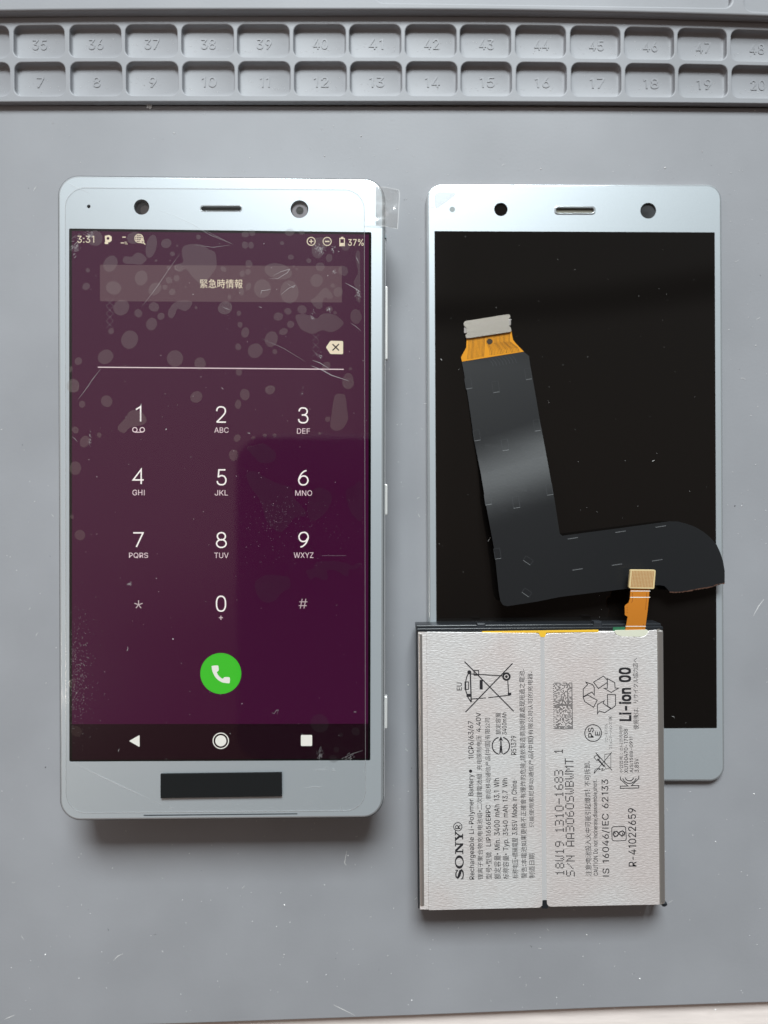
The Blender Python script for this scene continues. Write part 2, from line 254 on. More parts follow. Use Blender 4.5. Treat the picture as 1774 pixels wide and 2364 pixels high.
o~415~207,-8 174,-5 144,3 117,16 93,35 72,58 56,85 44,116 37,150 34,187 37,225 44,260 56,291 72,318 93,341 117,360 144,374 174,382 207,384 241,382 271,374 299,360 323,341 343,318 359,291 371,260 379,225 381,187 379,150 371,116 359,85 343,58 323,35 299,16 271,3 241,-5/207,46 231,49 252,55 270,66 285,80 298,97 307,117 314,139 318,163 319,187 318,212 314,236 307,258 298,278 285,296 270,310 252,321 231,328 207,330 184,328 163,321 145,310 130,296 118,278 108,258 102,236 98,212 96,187 98,163 102,139 108,117 118,97 130,80 145,66 163,55 184,49
p~424~53,-143 53,379 112,379 112,319 118,319 137,346 147,355 158,364 171,373 188,379 207,383 229,384 259,382 287,374 313,361 335,342 354,320 370,293 381,261 388,227 390,189 388,151 381,116 370,84 355,57 336,34 313,16 288,3 260,-6 229,-8 208,-7 189,-3 173,4 159,12 147,21 138,31 118,59 114,59 114,-143/220,47 242,49 262,55 279,66 294,80 306,97 316,117 323,139 327,163 328,189 327,215 323,239 316,261 307,281 295,298 280,311 262,322 243,328 220,330 198,328 178,322 161,312 147,299 134,282 125,263 118,241 114,216 113,189 114,162 118,138 125,115 135,95 147,78 162,65 179,55 198,49
r~259~53,0 53,379 112,379 112,321 115,321 124,339 137,354 152,367 171,377 191,383 213,385 229,384 243,384 243,322 230,324 207,326 190,324 174,321 159,315 146,306 135,296 126,284 119,269 115,254 114,237 114,0
s~365~182,-8 157,-7 133,-3 112,3 93,12 76,24 62,38 50,54 41,73 36,94 94,107 101,87 111,72 124,60 141,52 160,47 181,45 206,47 227,53 244,62 258,74 265,88 268,103 266,115 262,126 254,136 243,144 229,150 212,155 149,170 118,180 92,192 72,208 58,227 50,249 47,274 49,295 55,314 65,332 79,347 95,360 115,370 137,378 161,383 187,384 212,383 234,379 254,372 271,363 286,352 299,339 309,324 318,308 324,290 268,277 262,291 254,304 243,316 228,325 210,331 187,333 166,331 147,326 131,317 119,305 111,292 109,277 110,264 115,253 124,243 136,235 152,229 172,223 229,209 261,200 287,187 306,171 320,153 328,131 331,107 329,85 323,65 312,47 298,31 281,18 260,6 236,-2 210,-7
t~227~204,379 204,327 6,327 6,379/65,471 126,471 126,98 127,83 130,70 136,61 144,55 156,51 170,50 185,51 202,54 213,2 192,-3 168,-4 138,-1 113,7 92,21 77,41 68,64 65,93
y~389~47,-139 61,-86 71,-87 104,-89 113,-86 122,-81 130,-74 138,-64 145,-51 151,-36 163,-1 17,379 84,379 165,155 187,87 206,21 184,21 202,87 224,155 305,379 371,379 204,-58 196,-77 187,-93 177,-107 165,-119 153,-128 139,-136 125,-141 109,-144 91,-145 65,-143
0~453~227,-7 191,-3 158,7 130,24 105,48 85,77 69,113 57,155 50,202 48,254 50,306 57,353 69,395 85,431 106,461 130,484 159,502 191,512 227,516 262,512 295,502 323,484 348,461 368,431 384,395 396,353 403,306 405,254 403,202 396,155 384,113 368,77 348,48 323,24 295,7 263,-3/227,50 250,52 271,60 290,74 306,92 320,116 330,144 338,176 342,213 344,254 342,295 338,332 330,365 320,393 306,416 290,435 271,449 250,457 227,460 203,457 182,449 163,435 147,416 134,393 123,365 115,332 111,295 109,254 111,213 115,176 123,144 134,116 147,92 163,74 182,60 203,52
1~453~76,0 76,55 391,55 391,0/276,509 276,0 212,0 212,448 209,448 86,358 86,427 198,509
2~453~64,0 64,47 234,229 282,282 294,298 303,312 311,327 316,341 319,356 320,371 319,389 315,405 308,419 298,431 287,441 273,449 258,455 241,458 224,460 205,458 188,454 172,447 159,438 148,427 139,413 132,398 128,381 127,362 66,362 68,391 75,418 86,442 102,464 121,482 143,496 168,507 196,513 225,516 254,513 281,507 306,497 328,482 346,465 361,445 372,423 379,398 381,372 380,354 377,336 371,318 363,299 351,280 336,259 317,235 294,209 267,180 153,60 153,57 389,57 389,0
3~453~218,-7 188,-5 159,1 133,10 108,22 88,38 70,57 57,79 48,104 44,132 109,132 112,115 118,100 126,87 137,76 150,66 165,59 182,54 200,51 219,50 239,51 258,55 275,61 291,69 304,80 315,93 323,108 328,125 329,145 328,163 323,180 316,196 306,211 292,223 275,234 254,241 229,246 201,248 157,248 157,299 288,448 288,452 70,452 70,509 372,509 372,461 211,278 211,289 247,290 279,286 308,276 333,262 354,244 371,222 383,198 391,173 393,145 390,116 383,90 370,66 354,45 333,27 309,12 281,2 251,-5
4~453~40,105 40,158 247,509 311,509 109,166 109,163 413,163 413,105/282,0 282,121 282,146 282,318 343,318 343,0
5~453~221,-7 192,-5 165,1 140,11 118,25 99,41 83,60 71,82 63,105 60,130 122,130 125,115 130,102 138,89 148,78 160,68 173,60 188,54 204,51 221,50 241,51 259,56 276,64 291,75 304,89 314,104 322,122 326,141 328,162 326,183 321,203 314,221 303,237 290,251 275,262 257,270 238,275 218,277 201,276 184,273 167,268 152,262 139,255 128,246 67,253 96,509 366,509 366,452 151,452 134,301 136,301 148,311 162,318 178,325 194,330 212,333 229,334 252,332 274,328 294,321 313,311 330,299 345,285 358,269 370,251 379,231 386,210 390,187 391,163 388,132 381,102 369,76 352,52 332,32 309,15 282,3 253,-4
6~453~226,-7 196,-4 168,3 142,15 119,31 100,51 84,74 73,101 66,130 64,162 65,187 71,212 80,239 93,268 112,302 137,340 252,509 322,509 151,261 145,261 165,288 196,307 208,311 221,313 235,314 265,312 291,305 316,295 337,280 355,262 370,240 380,215 387,187 389,157 387,127 379,98 368,73 352,50 333,30 310,14 284,3 257,-4/226,48 245,50 263,55 279,63 293,73 304,86 314,101 322,119 326,137 327,157 326,178 322,196 314,213 304,228 293,241 279,251 263,259 245,264 226,265 207,264 190,259 174,252 160,241 148,229 138,214 131,197 126,179 125,158 126,138 131,119 138,102 148,86 160,73 174,63 190,55 207,50
7~453~97,0 323,448 323,452 62,452 62,509 391,509 391,449 165,0
8~453~226,-7 193,-5 163,1 136,11 111,25 91,42 74,62 62,84 54,109 52,135 53,156 58,176 65,195 75,212 87,228 101,241 117,252 134,260 153,265 153,267 129,276 109,289 93,308 80,330 73,354 70,380 73,405 79,429 90,450 106,469 124,485 146,498 170,508 197,514 226,516 255,514 282,508 306,498 328,485 346,469 361,450 373,429 379,405 382,380 379,354 372,330 359,308 343,289 323,276 300,267 300,265 319,260 335,252 351,241 365,228 377,212 387,195 395,176 399,156 401,135 398,109 391,84 378,62 362,42 341,25 317,11 289,1 259,-5/226,49 248,50 267,54 285,60 300,69 313,79 323,91 331,106 335,121 337,139 335,157 330,173 322,189 312,202 298,213 283,223 265,230 247,234 226,235 206,234 187,230 169,223 154,213 140,202 130,189 122,173 117,157 115,139 117,121 121,106 129,91 139,79 152,69 167,60 185,54 205,50/226,290 244,291 260,294 274,300 287,308 298,318 307,330 314,344 318,359 319,376 318,392 314,407 308,420 299,432 288,442 275,449 260,455 244,459 226,460 208,459 192,455 177,449 164,442 153,432 145,420 138,407 134,392 133,376 134,359 138,344 145,330 154,318 165,308 178,300 193,294 209,291
9~453~226,516 256,513 285,506 310,494 333,478 352,458 368,434 380,408 387,378 389,347 387,322 382,296 373,270 359,240 340,207 315,168 200,0 130,0 301,248 307,248 287,221 257,202 245,198 232,195 218,195 188,197 161,203 137,214 116,229 98,247 83,269 72,294 66,321 64,352 66,382 73,411 85,436 101,459 120,479 143,494 168,506 196,513/226,460 207,459 190,454 174,446 160,435 148,423 138,407 131,390 127,372 125,352 127,331 131,313 138,295 148,280 160,268 174,257 190,250 207,245 226,243 245,245 263,249 279,257 293,267 305,280 314,295 322,312 326,330 327,350 326,371 322,390 314,407 305,422 293,435 279,446 263,454 245,459
%~676~175,283 155,284 137,289 121,297 107,308 95,320 86,335 80,351 76,369 75,388 75,412 76,431 80,448 87,464 96,479 107,492 121,503 137,511 155,515 175,517 196,515 214,511 230,503 244,492 255,479 264,464 270,448 274,431 276,412 276,388 274,369 270,351 264,335 255,320 244,308 230,297 214,289 196,284/175,327 191,329 203,335 212,346 218,358 222,372 223,388 223,412 222,428 219,441 213,454 204,464 191,470 175,473 160,470 148,464 138,454 132,441 128,428 127,412 127,388 128,372 132,358 138,346 147,335 160,329/501,-10 481,-8 462,-3 446,5 432,15 421,28 412,43 406,59 402,77 400,95 400,120 402,138 406,156 412,172 421,187 433,200 447,210 463,218 481,223 501,225 522,223 540,218 556,210 570,200 581,187 590,172 596,156 600,138 601,120 601,95 600,77 596,59 589,43 580,28 569,15 555,5 540,-3 521,-8/501,35 517,37 529,43 538,53 544,66 548,80 549,95 549,120 548,135 544,149 538,162 529,172 517,178 501,180 486,178 473,172 464,162 458,149 454,135 453,120 453,95 454,80 458,66 464,53 473,43 485,37/132,0 482,509 540,509 191,0
/~249~235,533 71,-76 14,-76 178,533
.~188~95,-4 83,-3 73,1 63,9 55,18 51,29 50,41 51,53 55,64 63,73 73,81 83,85 95,87 107,85 118,81 128,73 135,64 140,53 141,41 140,29 135,18 128,9 118,1 107,-3
,~188~38,-119 68,71 137,71 84,-119
:~188~95,-4 83,-3 73,1 63,9 55,18 51,29 50,41 51,53 55,64 63,73 73,81 83,85 95,87 107,85 118,81 128,73 135,64 140,53 141,41 140,29 135,18 128,9 118,1 107,-3/95,271 83,272 73,277 63,284 55,294 51,304 50,316 51,328 55,339 63,349 73,356 83,360 95,362 107,360 118,356 128,349 135,339 140,328 141,316 140,304 135,294 128,284 118,277 107,272
-~453~337,244 337,188 114,188 114,244
+~453~198,34 198,364 255,364 255,34/61,172 61,226 391,226 391,172
(~273~89,207 90,244 94,283 101,324 109,364 119,403 132,441 145,477 160,510 177,539 236,539 219,503 204,466 191,428 179,390 169,351 161,313 156,276 152,241 151,207 152,176 155,145 160,115 167,83 177,50 188,16 202,-19 218,-57 236,-96 177,-96 150,-46 128,4 111,55 99,106 92,156
)~273~37,-96 56,-56 72,-18 86,18 97,52 106,85 113,116 118,147 121,177 122,207 121,241 117,276 112,313 104,351 94,390 82,428 69,466 54,503 37,539 97,539 113,510 128,477 142,441 154,403 164,364 173,323 179,283 183,244 184,207 182,156 174,104 161,53 144,3 123,-47 97,-96
!~196~67,160 63,509 132,509 128,160/98,-4 86,-3 75,1 66,9 58,18 54,29 52,41 54,53 58,64 66,73 75,80 86,85 98,86 110,85 121,80 130,73 138,64 142,53 143,41 142,29 138,18 130,9 121,1 110,-3
 ~280~'''
GLYPH = {}
for ln in GLYPH_DATA.split('\n'):
    ch_, a_, l_ = ln[0], *ln[2:].split('~')
    GLYPH[ch_] = (int(a_)/1000, [[tuple(int(v)/1000 for v in p.split(',')) for p in q.split(' ')] for q in l_.split('/')] if l_ else [])
def cjk_raw(s, ext=0.0):
    return text_builtin(s, 0.0, ext)
GLYPH['1'] = (.34, [[(.185,0),(.185,.44),(.085,.38),(.085,.44),(.195,.509),(.25,.509),(.25,0)]])
GLYPH['I'] = (.25, [[(.093,0),(.157,0),(.157,.509),(.093,.509)]])
GLYPH['l'] = (.225, [[(.084,0),(.142,0),(.142,.53),(.084,.53)]])
def glyph_run(s, off, ext):                  # grotesque lettering drawn from outline tables; off > 0 thickens
    V = []; Fc = []; x = 0
    for ch in s:
        a, ls = GLYPH[ch]
        if ls:
            sg_ = 1 if area2(max(ls, key=lambda l: abs(area2(l)))) > 0 else -1
            outs = [l for l in ls if area2(l)*sg_ > 0]; ins = [l for l in ls if area2(l)*sg_ < 0]
            for gi, l in enumerate(outs):
                hs_ = [h for h in ins if inpoly(h[0][0]+1e-5, h[0][1]+1e-5, l)]
                vs, fs = curve_mesh_flat([l]+hs_, ext)
                sh = [(0, 0)] if off <= 0 else [(-off,-off),(off,-off),(off,off),(-off,off)]
                for si, (dx, dy) in enumerate(sh):
                    k = len(V); V += [Vector((v.x+x+dx, v.y+dy, v.z+(gi*4+si)*.0012)) for v in vs]; Fc += [tuple(i+k for i in f) for f in fs]
        x += a
    return V, Fc, x
def curve_mesh_flat(ls, ext):
    c = bpy.data.curves.new('c', 'CURVE'); c.dimensions = '2D'; c.fill_mode = 'BOTH' if ext else 'FRONT'; c.extrude = ext
    for l in ls:
        sp2 = c.splines.new('POLY'); sp2.points.add(len(l)-1); sp2.use_cyclic_u = True
        for p, q in zip(sp2.points, l): p.co = (q[0], q[1], 0, 1)
    o = bpy.data.objects.new('c', c); me = bpy.data.meshes.new_from_object(o)
    vs = [v.co.copy() for v in me.vertices]; fs = [tuple(p.vertices) for p in me.polygons]
    bpy.data.objects.remove(o); bpy.data.curves.remove(c); bpy.data.meshes.remove(me)
    return vs, fs
def inpoly(x, y, P_):
    c = False
    for i in range(len(P_)):
        (x1, y1), (x2, y2) = P_[i-1], P_[i]
        if (y1 > y) != (y2 > y) and x < (x2-x1)*(y-y1)/(y2-y1)+x1: c = not c
    return c
def text_raw(s, off=0.0, ext=0.0):
    runs = []
    for ch in s:
        k = ch in GLYPH
        if runs and (runs[-1][0] == k): runs[-1][1] += ch
        else: runs.append([k, ch])
    V = []; Fc = []; x = 0
    for k, t in runs:
        if k: v, f, w = glyph_run(t, off, ext); sc_ = 1.0
        else:
            v, f = text_builtin(t, 0.0, ext); x0 = min(q.x for q in v); w = .60*len(t) if t not in '•' else .34
            y0 = min(q.y for q in v); wd = max(q.x for q in v)-x0; sc_ = (w-.05)/max(1e-6, wd)
            if t[0] == '•': sc_ = .22/wd; y0 -= .16/sc_
            v = [Vector(((q.x-x0)*sc_+.025, (q.y-y0)*sc_-.06*(t[0] != '•'), q.z)) for q in v]
        n = len(V); V += [Vector((q.x+x, q.y, q.z)) for q in v]; Fc += [tuple(i+n for i in g_) for g_ in f]; x += w
    return V, Fc
def text_builtin(s, off=0.0, ext=0.0):
    c = bpy.data.curves.new('t', 'FONT'); c.body = s; c.size = 1; c.offset = off; c.extrude = ext
    c.resolution_u = 3; c.fill_mode = 'BOTH' if ext else 'FRONT'
    o = bpy.data.objects.new('t', c); me = bpy.data.meshes.new_from_object(o)
    vs = [v.co.copy() for v in me.vertices]; fs = [tuple(p.vertices) for p in me.polygons]
    bpy.data.objects.remove(o); bpy.data.curves.remove(c); bpy.data.meshes.remove(me)
    return vs, fs
def text(s, x0, y0, x1, y1, z, off=0.0, ext=0.0, rot=False, tilt=0.0):
    """fit the string's ink into the photo box; rot: reads bottom to top; tilt: dx per dy (rot) or dy per dx"""
    vs, fs = text_raw(s, off, 1.0 if ext else 0)
    a0 = min(v.x for v in vs); a1 = max(v.x for v in vs); b0 = min(v.y for v in vs); b1 = max(v.y for v in vs)
    out = []
    for v in vs:
        u = (v.x-a0)/max(1e-6, a1-a0); w = (v.y-b0)/max(1e-6, b1-b0)
        if rot:
            py = y1+(y0-y1)*u; px = x1+(x0-x1)*w + tilt*(py-y1)
        else:
            px = x0+(x1-x0)*u; py = y1+(y0-y1)*w + tilt*(px-x0)
        X, Y = P(px, py, z); out.append((X, Y, z+(v.z*ext if ext else v.z)))
    return G().add(out, fs)
def loft(loops3):                           # list of same-length closed 3d loops (mm)
    g = G(); N = len(loops3[0])
    for l in loops3: g.v += [tuple(p) for p in l]
    for k in range(len(loops3)-1):
        for i in range(N):
            j = (i+1) % N; g.f.append((k*N+i, k*N+j, (k+1)*N+j, (k+1)*N+i)); g.m.append(0)
    return g
def cap(g, n, rev=False):                   # close the last loop of n verts
    k = len(g.v)-n; g.f.append(tuple(range(k, k+n))); g.m.append(0); return g
def offset_loop(l, d):                      # move loop inwards by d mm (ccw loop)
    if area2(l) < 0: l = l[::-1]
    N = len(l); out = []
    for i in range(N):
        a, b, c = Vector(l[i-1]), Vector(l[i]), Vector(l[(i+1) % N])
        t1 = (b-a); t2 = (c-b)
        t = (t1.normalized() if t1.length > 1e-9 else Vector((0,0)))+(t2.normalized() if t2.length > 1e-9 else Vector((0,0)))
        t.normalize(); out.append((b.x-t.y*d, b.y+t.x*d))
    return out

# ---------------------------------------------------------------- materials
M_mat = mat('grey_silicone', (.274,.278,.295), .55, spec=.35, bump=(1500, (1,1,1), .00004, .35), vary=(30, (1,1,1), .075))
M_table = mat('cream_table', (.78,.70,.66), .4, bump=(300, (1,8,1), .0001, .3), vary=(60, (1,9,1), .08))
M_bezel = mat('silver_paint', (.495,.54,.57), .45, metal=.5, coat=.8, bump=(5000, (1,1,1), .000012, .6), vary=(7000, (1,1,1), .07))
M_frame = mat('polished_frame', (.78,.79,.80), .22, metal=.35, bump=(300, (1,1,1), .00004, .3))
M_frame2 = mat('champagne_frame', (.58,.54,.52), .22, metal=.5, coat=.5)
M_dark = mat('black_plastic', (.012,.012,.013), .3)
M_black = mat('display_glass', (.006,.005,.0045), .03, spec=.5)
M_border = mat('display_border', (.003,.003,.003), .03)
M_purple = mat('screen_purple', (.004,.001,.003), .03, emit=(.043,.0028,.026), es=1, vary=None)
M_nav = mat('screen_dark', (.003,.001,.002), .03, emit=(.008,.001,.004))
M_btn = mat('screen_mauve', (.004,.002,.003), .03, emit=(.100,.050,.066))
M_white = mat('screen_white', (.01,.01,.01), .03, emit=(.92,.86,.84))
M_cream = mat('screen_cream', (.01,.01,.01), .03, emit=(.80,.70,.52))
M_grey = mat('screen_grey', (.01,.01,.01), .03, emit=(.50,.40,.42))
M_pink = mat('screen_pink', (.01,.01,.01), .03, emit=(.78,.62,.66))
M_green = mat('screen_green', (.005,.01,.003), .03, emit=(.045,.50,.025))
M_hole = mat('dark_hole', (.012,.011,.012), .12)
M_lens = mat('lens_grey', (.10,.095,.10), .3)
M_ink = mat('black_ink', (.018,.017,.02), .5)
M_foam = mat('black_foam', (.010,.0105,.011), .85, spec=.12, bump=(3000, (1,1,1), .00005, .4))

# ---------------------------------------------------------------- table
g = G(); g.add([(-400,-400,-2.2),(400,-400,-2.2),(400,400,-2.2),(-400,400,-2.2)], [(0,1,2,3)])
tag(mk('table_top', g, M_table), kind='structure')

# ---------------------------------------------------------------- mat
def warp(x, y):                              # the soft mat sags towards its right end
    k = 3*max(0, (450-x)/450)**2 if x < 450 else 14*max(0, (x-900)/874)**2
    return x, y+k*min(1.1, .3+.7*max(0, (248-y)/190))
def WP(pts, z): return [P(*warp(x, y), z) for x, y in pts]
def dense(pts, step=60):
    out = []; N = len(pts)
    for i in range(N):
        a, b = Vector(pts[i]), Vector(pts[(i+1) % N]); n = max(1, int((b-a).length/step))
        out += [tuple(a+(b-a)*k/n) for k in range(n)]
    return out
matT = thing('silicone_repair_mat', 'grey silicone work mat with numbered parts compartments along its top', 'mat', (0, 0, -2.2))
work = slab([PP([(-500,240),(2300,250),(2300,2296),(1774,2315),(1389,2328),(962,2345),(427,2364),(-500,2392)], 0)], -2.19, 0, .25, 2)
mk('work_surface', work, M_mat, matT, True)
X2 = [22-119, 33, 162, 291, 421, 550, 680, 809, 938, 1065, 1193, 1320, 1445, 1568, 1691]
X2e = [22, 150, 281, 411, 541, 670, 800, 928, 1056, 1182, 1309, 1435, 1559, 1681, 1806]
ZR = 1.45
cells = []
for row, (ya, yb) in enumerate(((142, 219), (56, 130))):
    for k in range(15):
        sh = -2 if row else 0
        cells.append((row, k, X2[k]+sh, ya, X2e[k]+sh, yb))
def cell_loop(c, inset=0):
    _, _, x0, y0, x1, y1 = c
    l = rpoly([(x0+inset,y0+inset),(x1-inset,y0+inset),(x1-inset,y1-inset),(x0+inset,y1-inset)], 17-inset*.5, 7)
    return l
def rimloop(y0, y1): return dense([(-500, y0), (2300, y0), (2300, y1), (-500, y1)], 90)
tray = slab([WP(rimloop(36, 234), ZR)]+[WP(cell_loop(c), ZR) for c in cells], 0.02, ZR, .28, 3)
mk('tray_rim', tray, M_mat, matT, True)
def step_bar(y0, y1, z0, z1, holes=()):
    return slab([WP(rimloop(y0, y1), z1)]+[WP(h, z1) for h in holes], z0, z1, .6, 4)
mk('upper_tier', step_bar(-420, 22, 0.03, 3.3, [rpoly(box4(870, -200, 1690, 3), 17, 6), rpoly(box4(1722, -200, 2100, 9), 17, 6)]), M_mat, matT, True)
mk('recess_floor', slab([WP(rimloop(-380, 12), 2.1)], .04, 2.1), M_mat, matT)
nums = [[6]+list(range(7, 21)), [34]+list(range(35, 49))]
for c in cells:
    row, k = c[0], c[1]
    # floor dish of each compartment: a slightly dished pad a hair above the work sheet
    top = WP(cell_loop(c, -1.0), ZR)
    ls_ = [[(*p, z) for p in offset_loop(top, i)] for z, i in ((ZR-.25,.05),(.8,.12),(.42,.24),(.24,.40),(.15,.64))]
    g = loft(ls_); cap(g, len(ls_[0]))
    comp = mk('compartment', g, M_mat, matT, True)
    s = str(nums[row][k]); cx, cy = warp((c[2]+c[4])/2+2, (c[3]+c[5])/2)
    hw = 8.5 if len(s) == 1 else 17
    if s in ('11',): hw = 11
    cy += 8.5
    if k == 0: continue
    mk('embossed_number', text(s, cx-hw, cy-12, cx+hw, cy+12, .15, off=.006, ext=.10), M_mat, comp)

# ---------------------------------------------------------------- smartphone
ZG = 12.0                                     # height of the front glass
ph_px = [(133,404),(888,412),(885,1888),(138,1895)]
ph_loop = lambda z, inset, r=6.2: offset_loop(rpoly(PP([ph_px[3],ph_px[2],ph_px[1],ph_px[0]], ZG), r-1.2, 14), inset)
phone = thing('smartphone', 'switched on silver smartphone with purple dial pad screen and bubbled film', 'smartphone', (*P(510,1150,ZG), 0))
prof = [(0.0, 13), (.6, 9), (1.8, 5), (3.5, 2.4), (5.5, .9), (7.5, .1), (8.8, -.35), (10.0, -.42), (10.9, -.25), (11.35, .12), (11.48, .45), (11.42, .53), (11.1, .56)]
g = loft([[(*p, z) for p in ph_loop(z, i)] for z, i in prof]); cap(g, len(ph_loop(0, 0)))
n_ = len(ph_loop(0, 0)); g.f.append(tuple(range(n_))[::-1]); g.m.append(0)
body = mk('frame', g, M_frame, phone, True)
# front panel: painted glass with rounded edge and openings
scr = [(159.5,527),(858,535.5),(855.5,1756),(160,1759)]
scr_loop = rpoly(PP(scr, ZG), .35, 4)
holes = [circ(205,476,4.2,ZG), circ(327,477.5,17.8,ZG), circ(691.7,482.5,20.6,ZG),
         rpoly(PP(box4(463.5,474.5,558,487), ZG), .62, 6), scr_loop]
g = slab([ph_loop(ZG, .35, 6.2)]+holes, 11.2, ZG, 0, 0)
# bevelled glass rim around it
mk('front_panel', slab([ph_loop(ZG, .55, 6.2)]+holes, 11.15, ZG, .0), M_bezel, phone)
M_rim = mat('glass_edge', (.50,.53,.55), .22, metal=.6)
M_gap = mat('seam_dark', (.05,.055,.06), .4)
rim = loft([[(*p, z) for p in ph_loop(z, i)] for i, z in ((.556, 11.9),(.56, 11.998),(.42,11.99),(.25,11.93),(.1,11.8),(.0,11.6),(.0,11.3))])
mk('glass_edge', rim, M_rim, phone, True)
mk('frame_seam', slab([ph_loop(ZG, -.12), ph_loop(ZG, .02)], 11.3, 11.62), M_gap, phone)
# display
scrn = mk('screen', flat([scr_loop], ZG-.10), M_border, phone)
zz = ZG-.09
def sg(name, g, m): return mk(name, g, m, scrn)
act = [(166,533),(852,541),(850,1751),(166.5,1754)]
actn = PP([act[0],act[1],(850.2,1671),(166.4,1672)], zz)
sg('wallpaper', flat([actn], zz), M_purple)
sg('navigation_bar', flat([PP([(166.4,1672),(850.2,1671),act[2],act[3]], zz)], zz), M_nav)
z1 = ZG-.08; z2 = ZG-.07; z3 = ZG-.06
sg('emergency_button', flat([PP([(231,611),(789.5,614),(789.5,698),(231,695)], z1)], z1), M_btn)
sg('emergency_text', text('緊急時情報', 462, 644, 560.5, 665, z2, off=.003, tilt=.004), M_cream)
t_ = text('3:31', 178.5, 544, 217.5, 560, z2, off=-.002); sg('clock', t_, M_cream)
# status icons
q = flat([PP([(242,544),(252,542),(258,546),(258,555),(253,559),(250,559),(250,563),(243,563),(241,560),(243,558)], z2),
          circ(249.5,550,3.2,z2,16)], z2)
sg('parking_icon', q, M_cream)
q = stroke([(282.5,547),(290.5,547)], 2.2, z2); q.join(stroke([(279,560.5),(287,560.5)], 2, z2)); q.join(text('%', 288, 557.5, 294.5, 564.5, z2))
sg('speed_icon', q, M_cream)
q = ring(321,550,9.6,1.8,z2)
for dx in (-4.6, 0, 4.6): q.join(stroke([(321+dx*.9,550-9+abs(dx)*.5),(321+dx*1.25,550),(321+dx*.9,550+9-abs(dx)*.5)], 1.5, z2+.001))
for dy in (-4.6, 0, 4.6): q.join(stroke([(321-9.4+abs(dy)*.4,550+dy),(321+9.4-abs(dy)*.4,550+dy)], 1.5, z2+.002))
q.join(ring(328,556.5,4.2,1.8,z2+.003)); q.join(stroke([(331,559.5),(335.5,564)], 2.2, z2+.004))
sg('browser_icon', q, M_cream)
q = ring(718.8,556.8,9.2,2,z2); q.join(stroke([(714,556.8),(723.6,556.8)], 2, z2+.001)); q.join(stroke([(718.8,552),(718.8,561.6)], 2, z2+.002))
sg('data_saver_icon', q, M_cream)
q = ring(755.7,557,9.4,1.9,z2); q.join(stroke([(750.5,557),(761,557)], 3, z2+.001))
sg('do_not_disturb_icon', q, M_cream)
q = flat([PP([(784,549),(787.5,549),(787.5,546.5),(793,546.5),(793,549),(796.5,549),(796.5,568),(784,568)], z2), PP([(786,551.5),(794.5,551.5),(794.5,560.5),(786,560.5)], z2)], z2)
sg('battery_icon', q, M_cream)
sg('battery_percentage', text('37%', 804, 551.5, 840, 567, z2, off=.004), M_cream)
q = flat([rpoly(PP([(753,801.5),(763,786.5),(792.5,787),(792.5,817.5),(763,817)], z2), [.15,.5,.3,.3,.5], 4),], z2)
sg('backspace_key', q, M_cream)
q = stroke([(768,794),(783,809)], 2.8, z3); q.join(stroke([(783,794),(768,809)], 2.8, z3+.001)); sg('backspace_cross', q, M_nav)
sg('entry_line', stroke([(226,847.5),(794,852.5)], 2.2, z2), M_pink)
keys = [('1','@',312,937,327.5,974.5,306,986.5,334.5,999), ('2','ABC',498,937.5,523.5,976,495,986.5,528,999), ('3','DEF',688,940,712.5,977.5,686,989,716,1001),
        ('4','GHI',306,1082,333.5,1119,306,1130.5,334,1143.5), ('5','JKL',500,1083,523.5,1120.5,496,1131.5,526.5,1144), ('6','MNO',688.5,1084.6,713,1121,682,1132,721,1144.5),
        ('7','PQRS',306,1228.5,332,1264.5,298,1276,342,1289), ('8','TUV',498.7,1228,524,1265.5,495,1276,528,1288.5), ('9','WXYZ',689,1227.5,713.5,1264.5,678.5,1275.5,724,1288),
        ('0','+',498.5,1375,522.5,1412.5,505.5,1421.5,515,1431)]
def spl(pts, n=5):
    out = []; p = [pts[0]]+list(pts)+[pts[-1]]
    for i in range(1, len(p)-2):
        p0, p1, p2, p3 = map(Vector, p[i-1:i+3])
        for k in range(n):
            t = k/n; out.append(tuple(.5*((2*p1)+(p2-p0)*t+(2*p0-5*p1+4*p2-p3)*t*t+(3*p1-p0-3*p2+p3)*t**3)))
    return out+[pts[-1]]
def ell(cx, cy, rx_, ry_, n=36, e=1.0): return [(cx+rx_*math.copysign(abs(math.cos(2*math.pi*i/n))**e, math.cos(2*math.pi*i/n)), cy+ry_*math.copysign(abs(math.sin(2*math.pi*i/n))**e, math.sin(2*math.pi*i/n))) for i in range(n)]
SIX = [(.84,1),(.55,.93),(.25,.74),(.06,.5),(.0,.32),(.08,.13),(.27,.02),(.5,0),(.76,.04),(.94,.17),(1,.32),(.92,.49),(.73,.6),(.5,.62),(.25,.57),(.05,.4)]
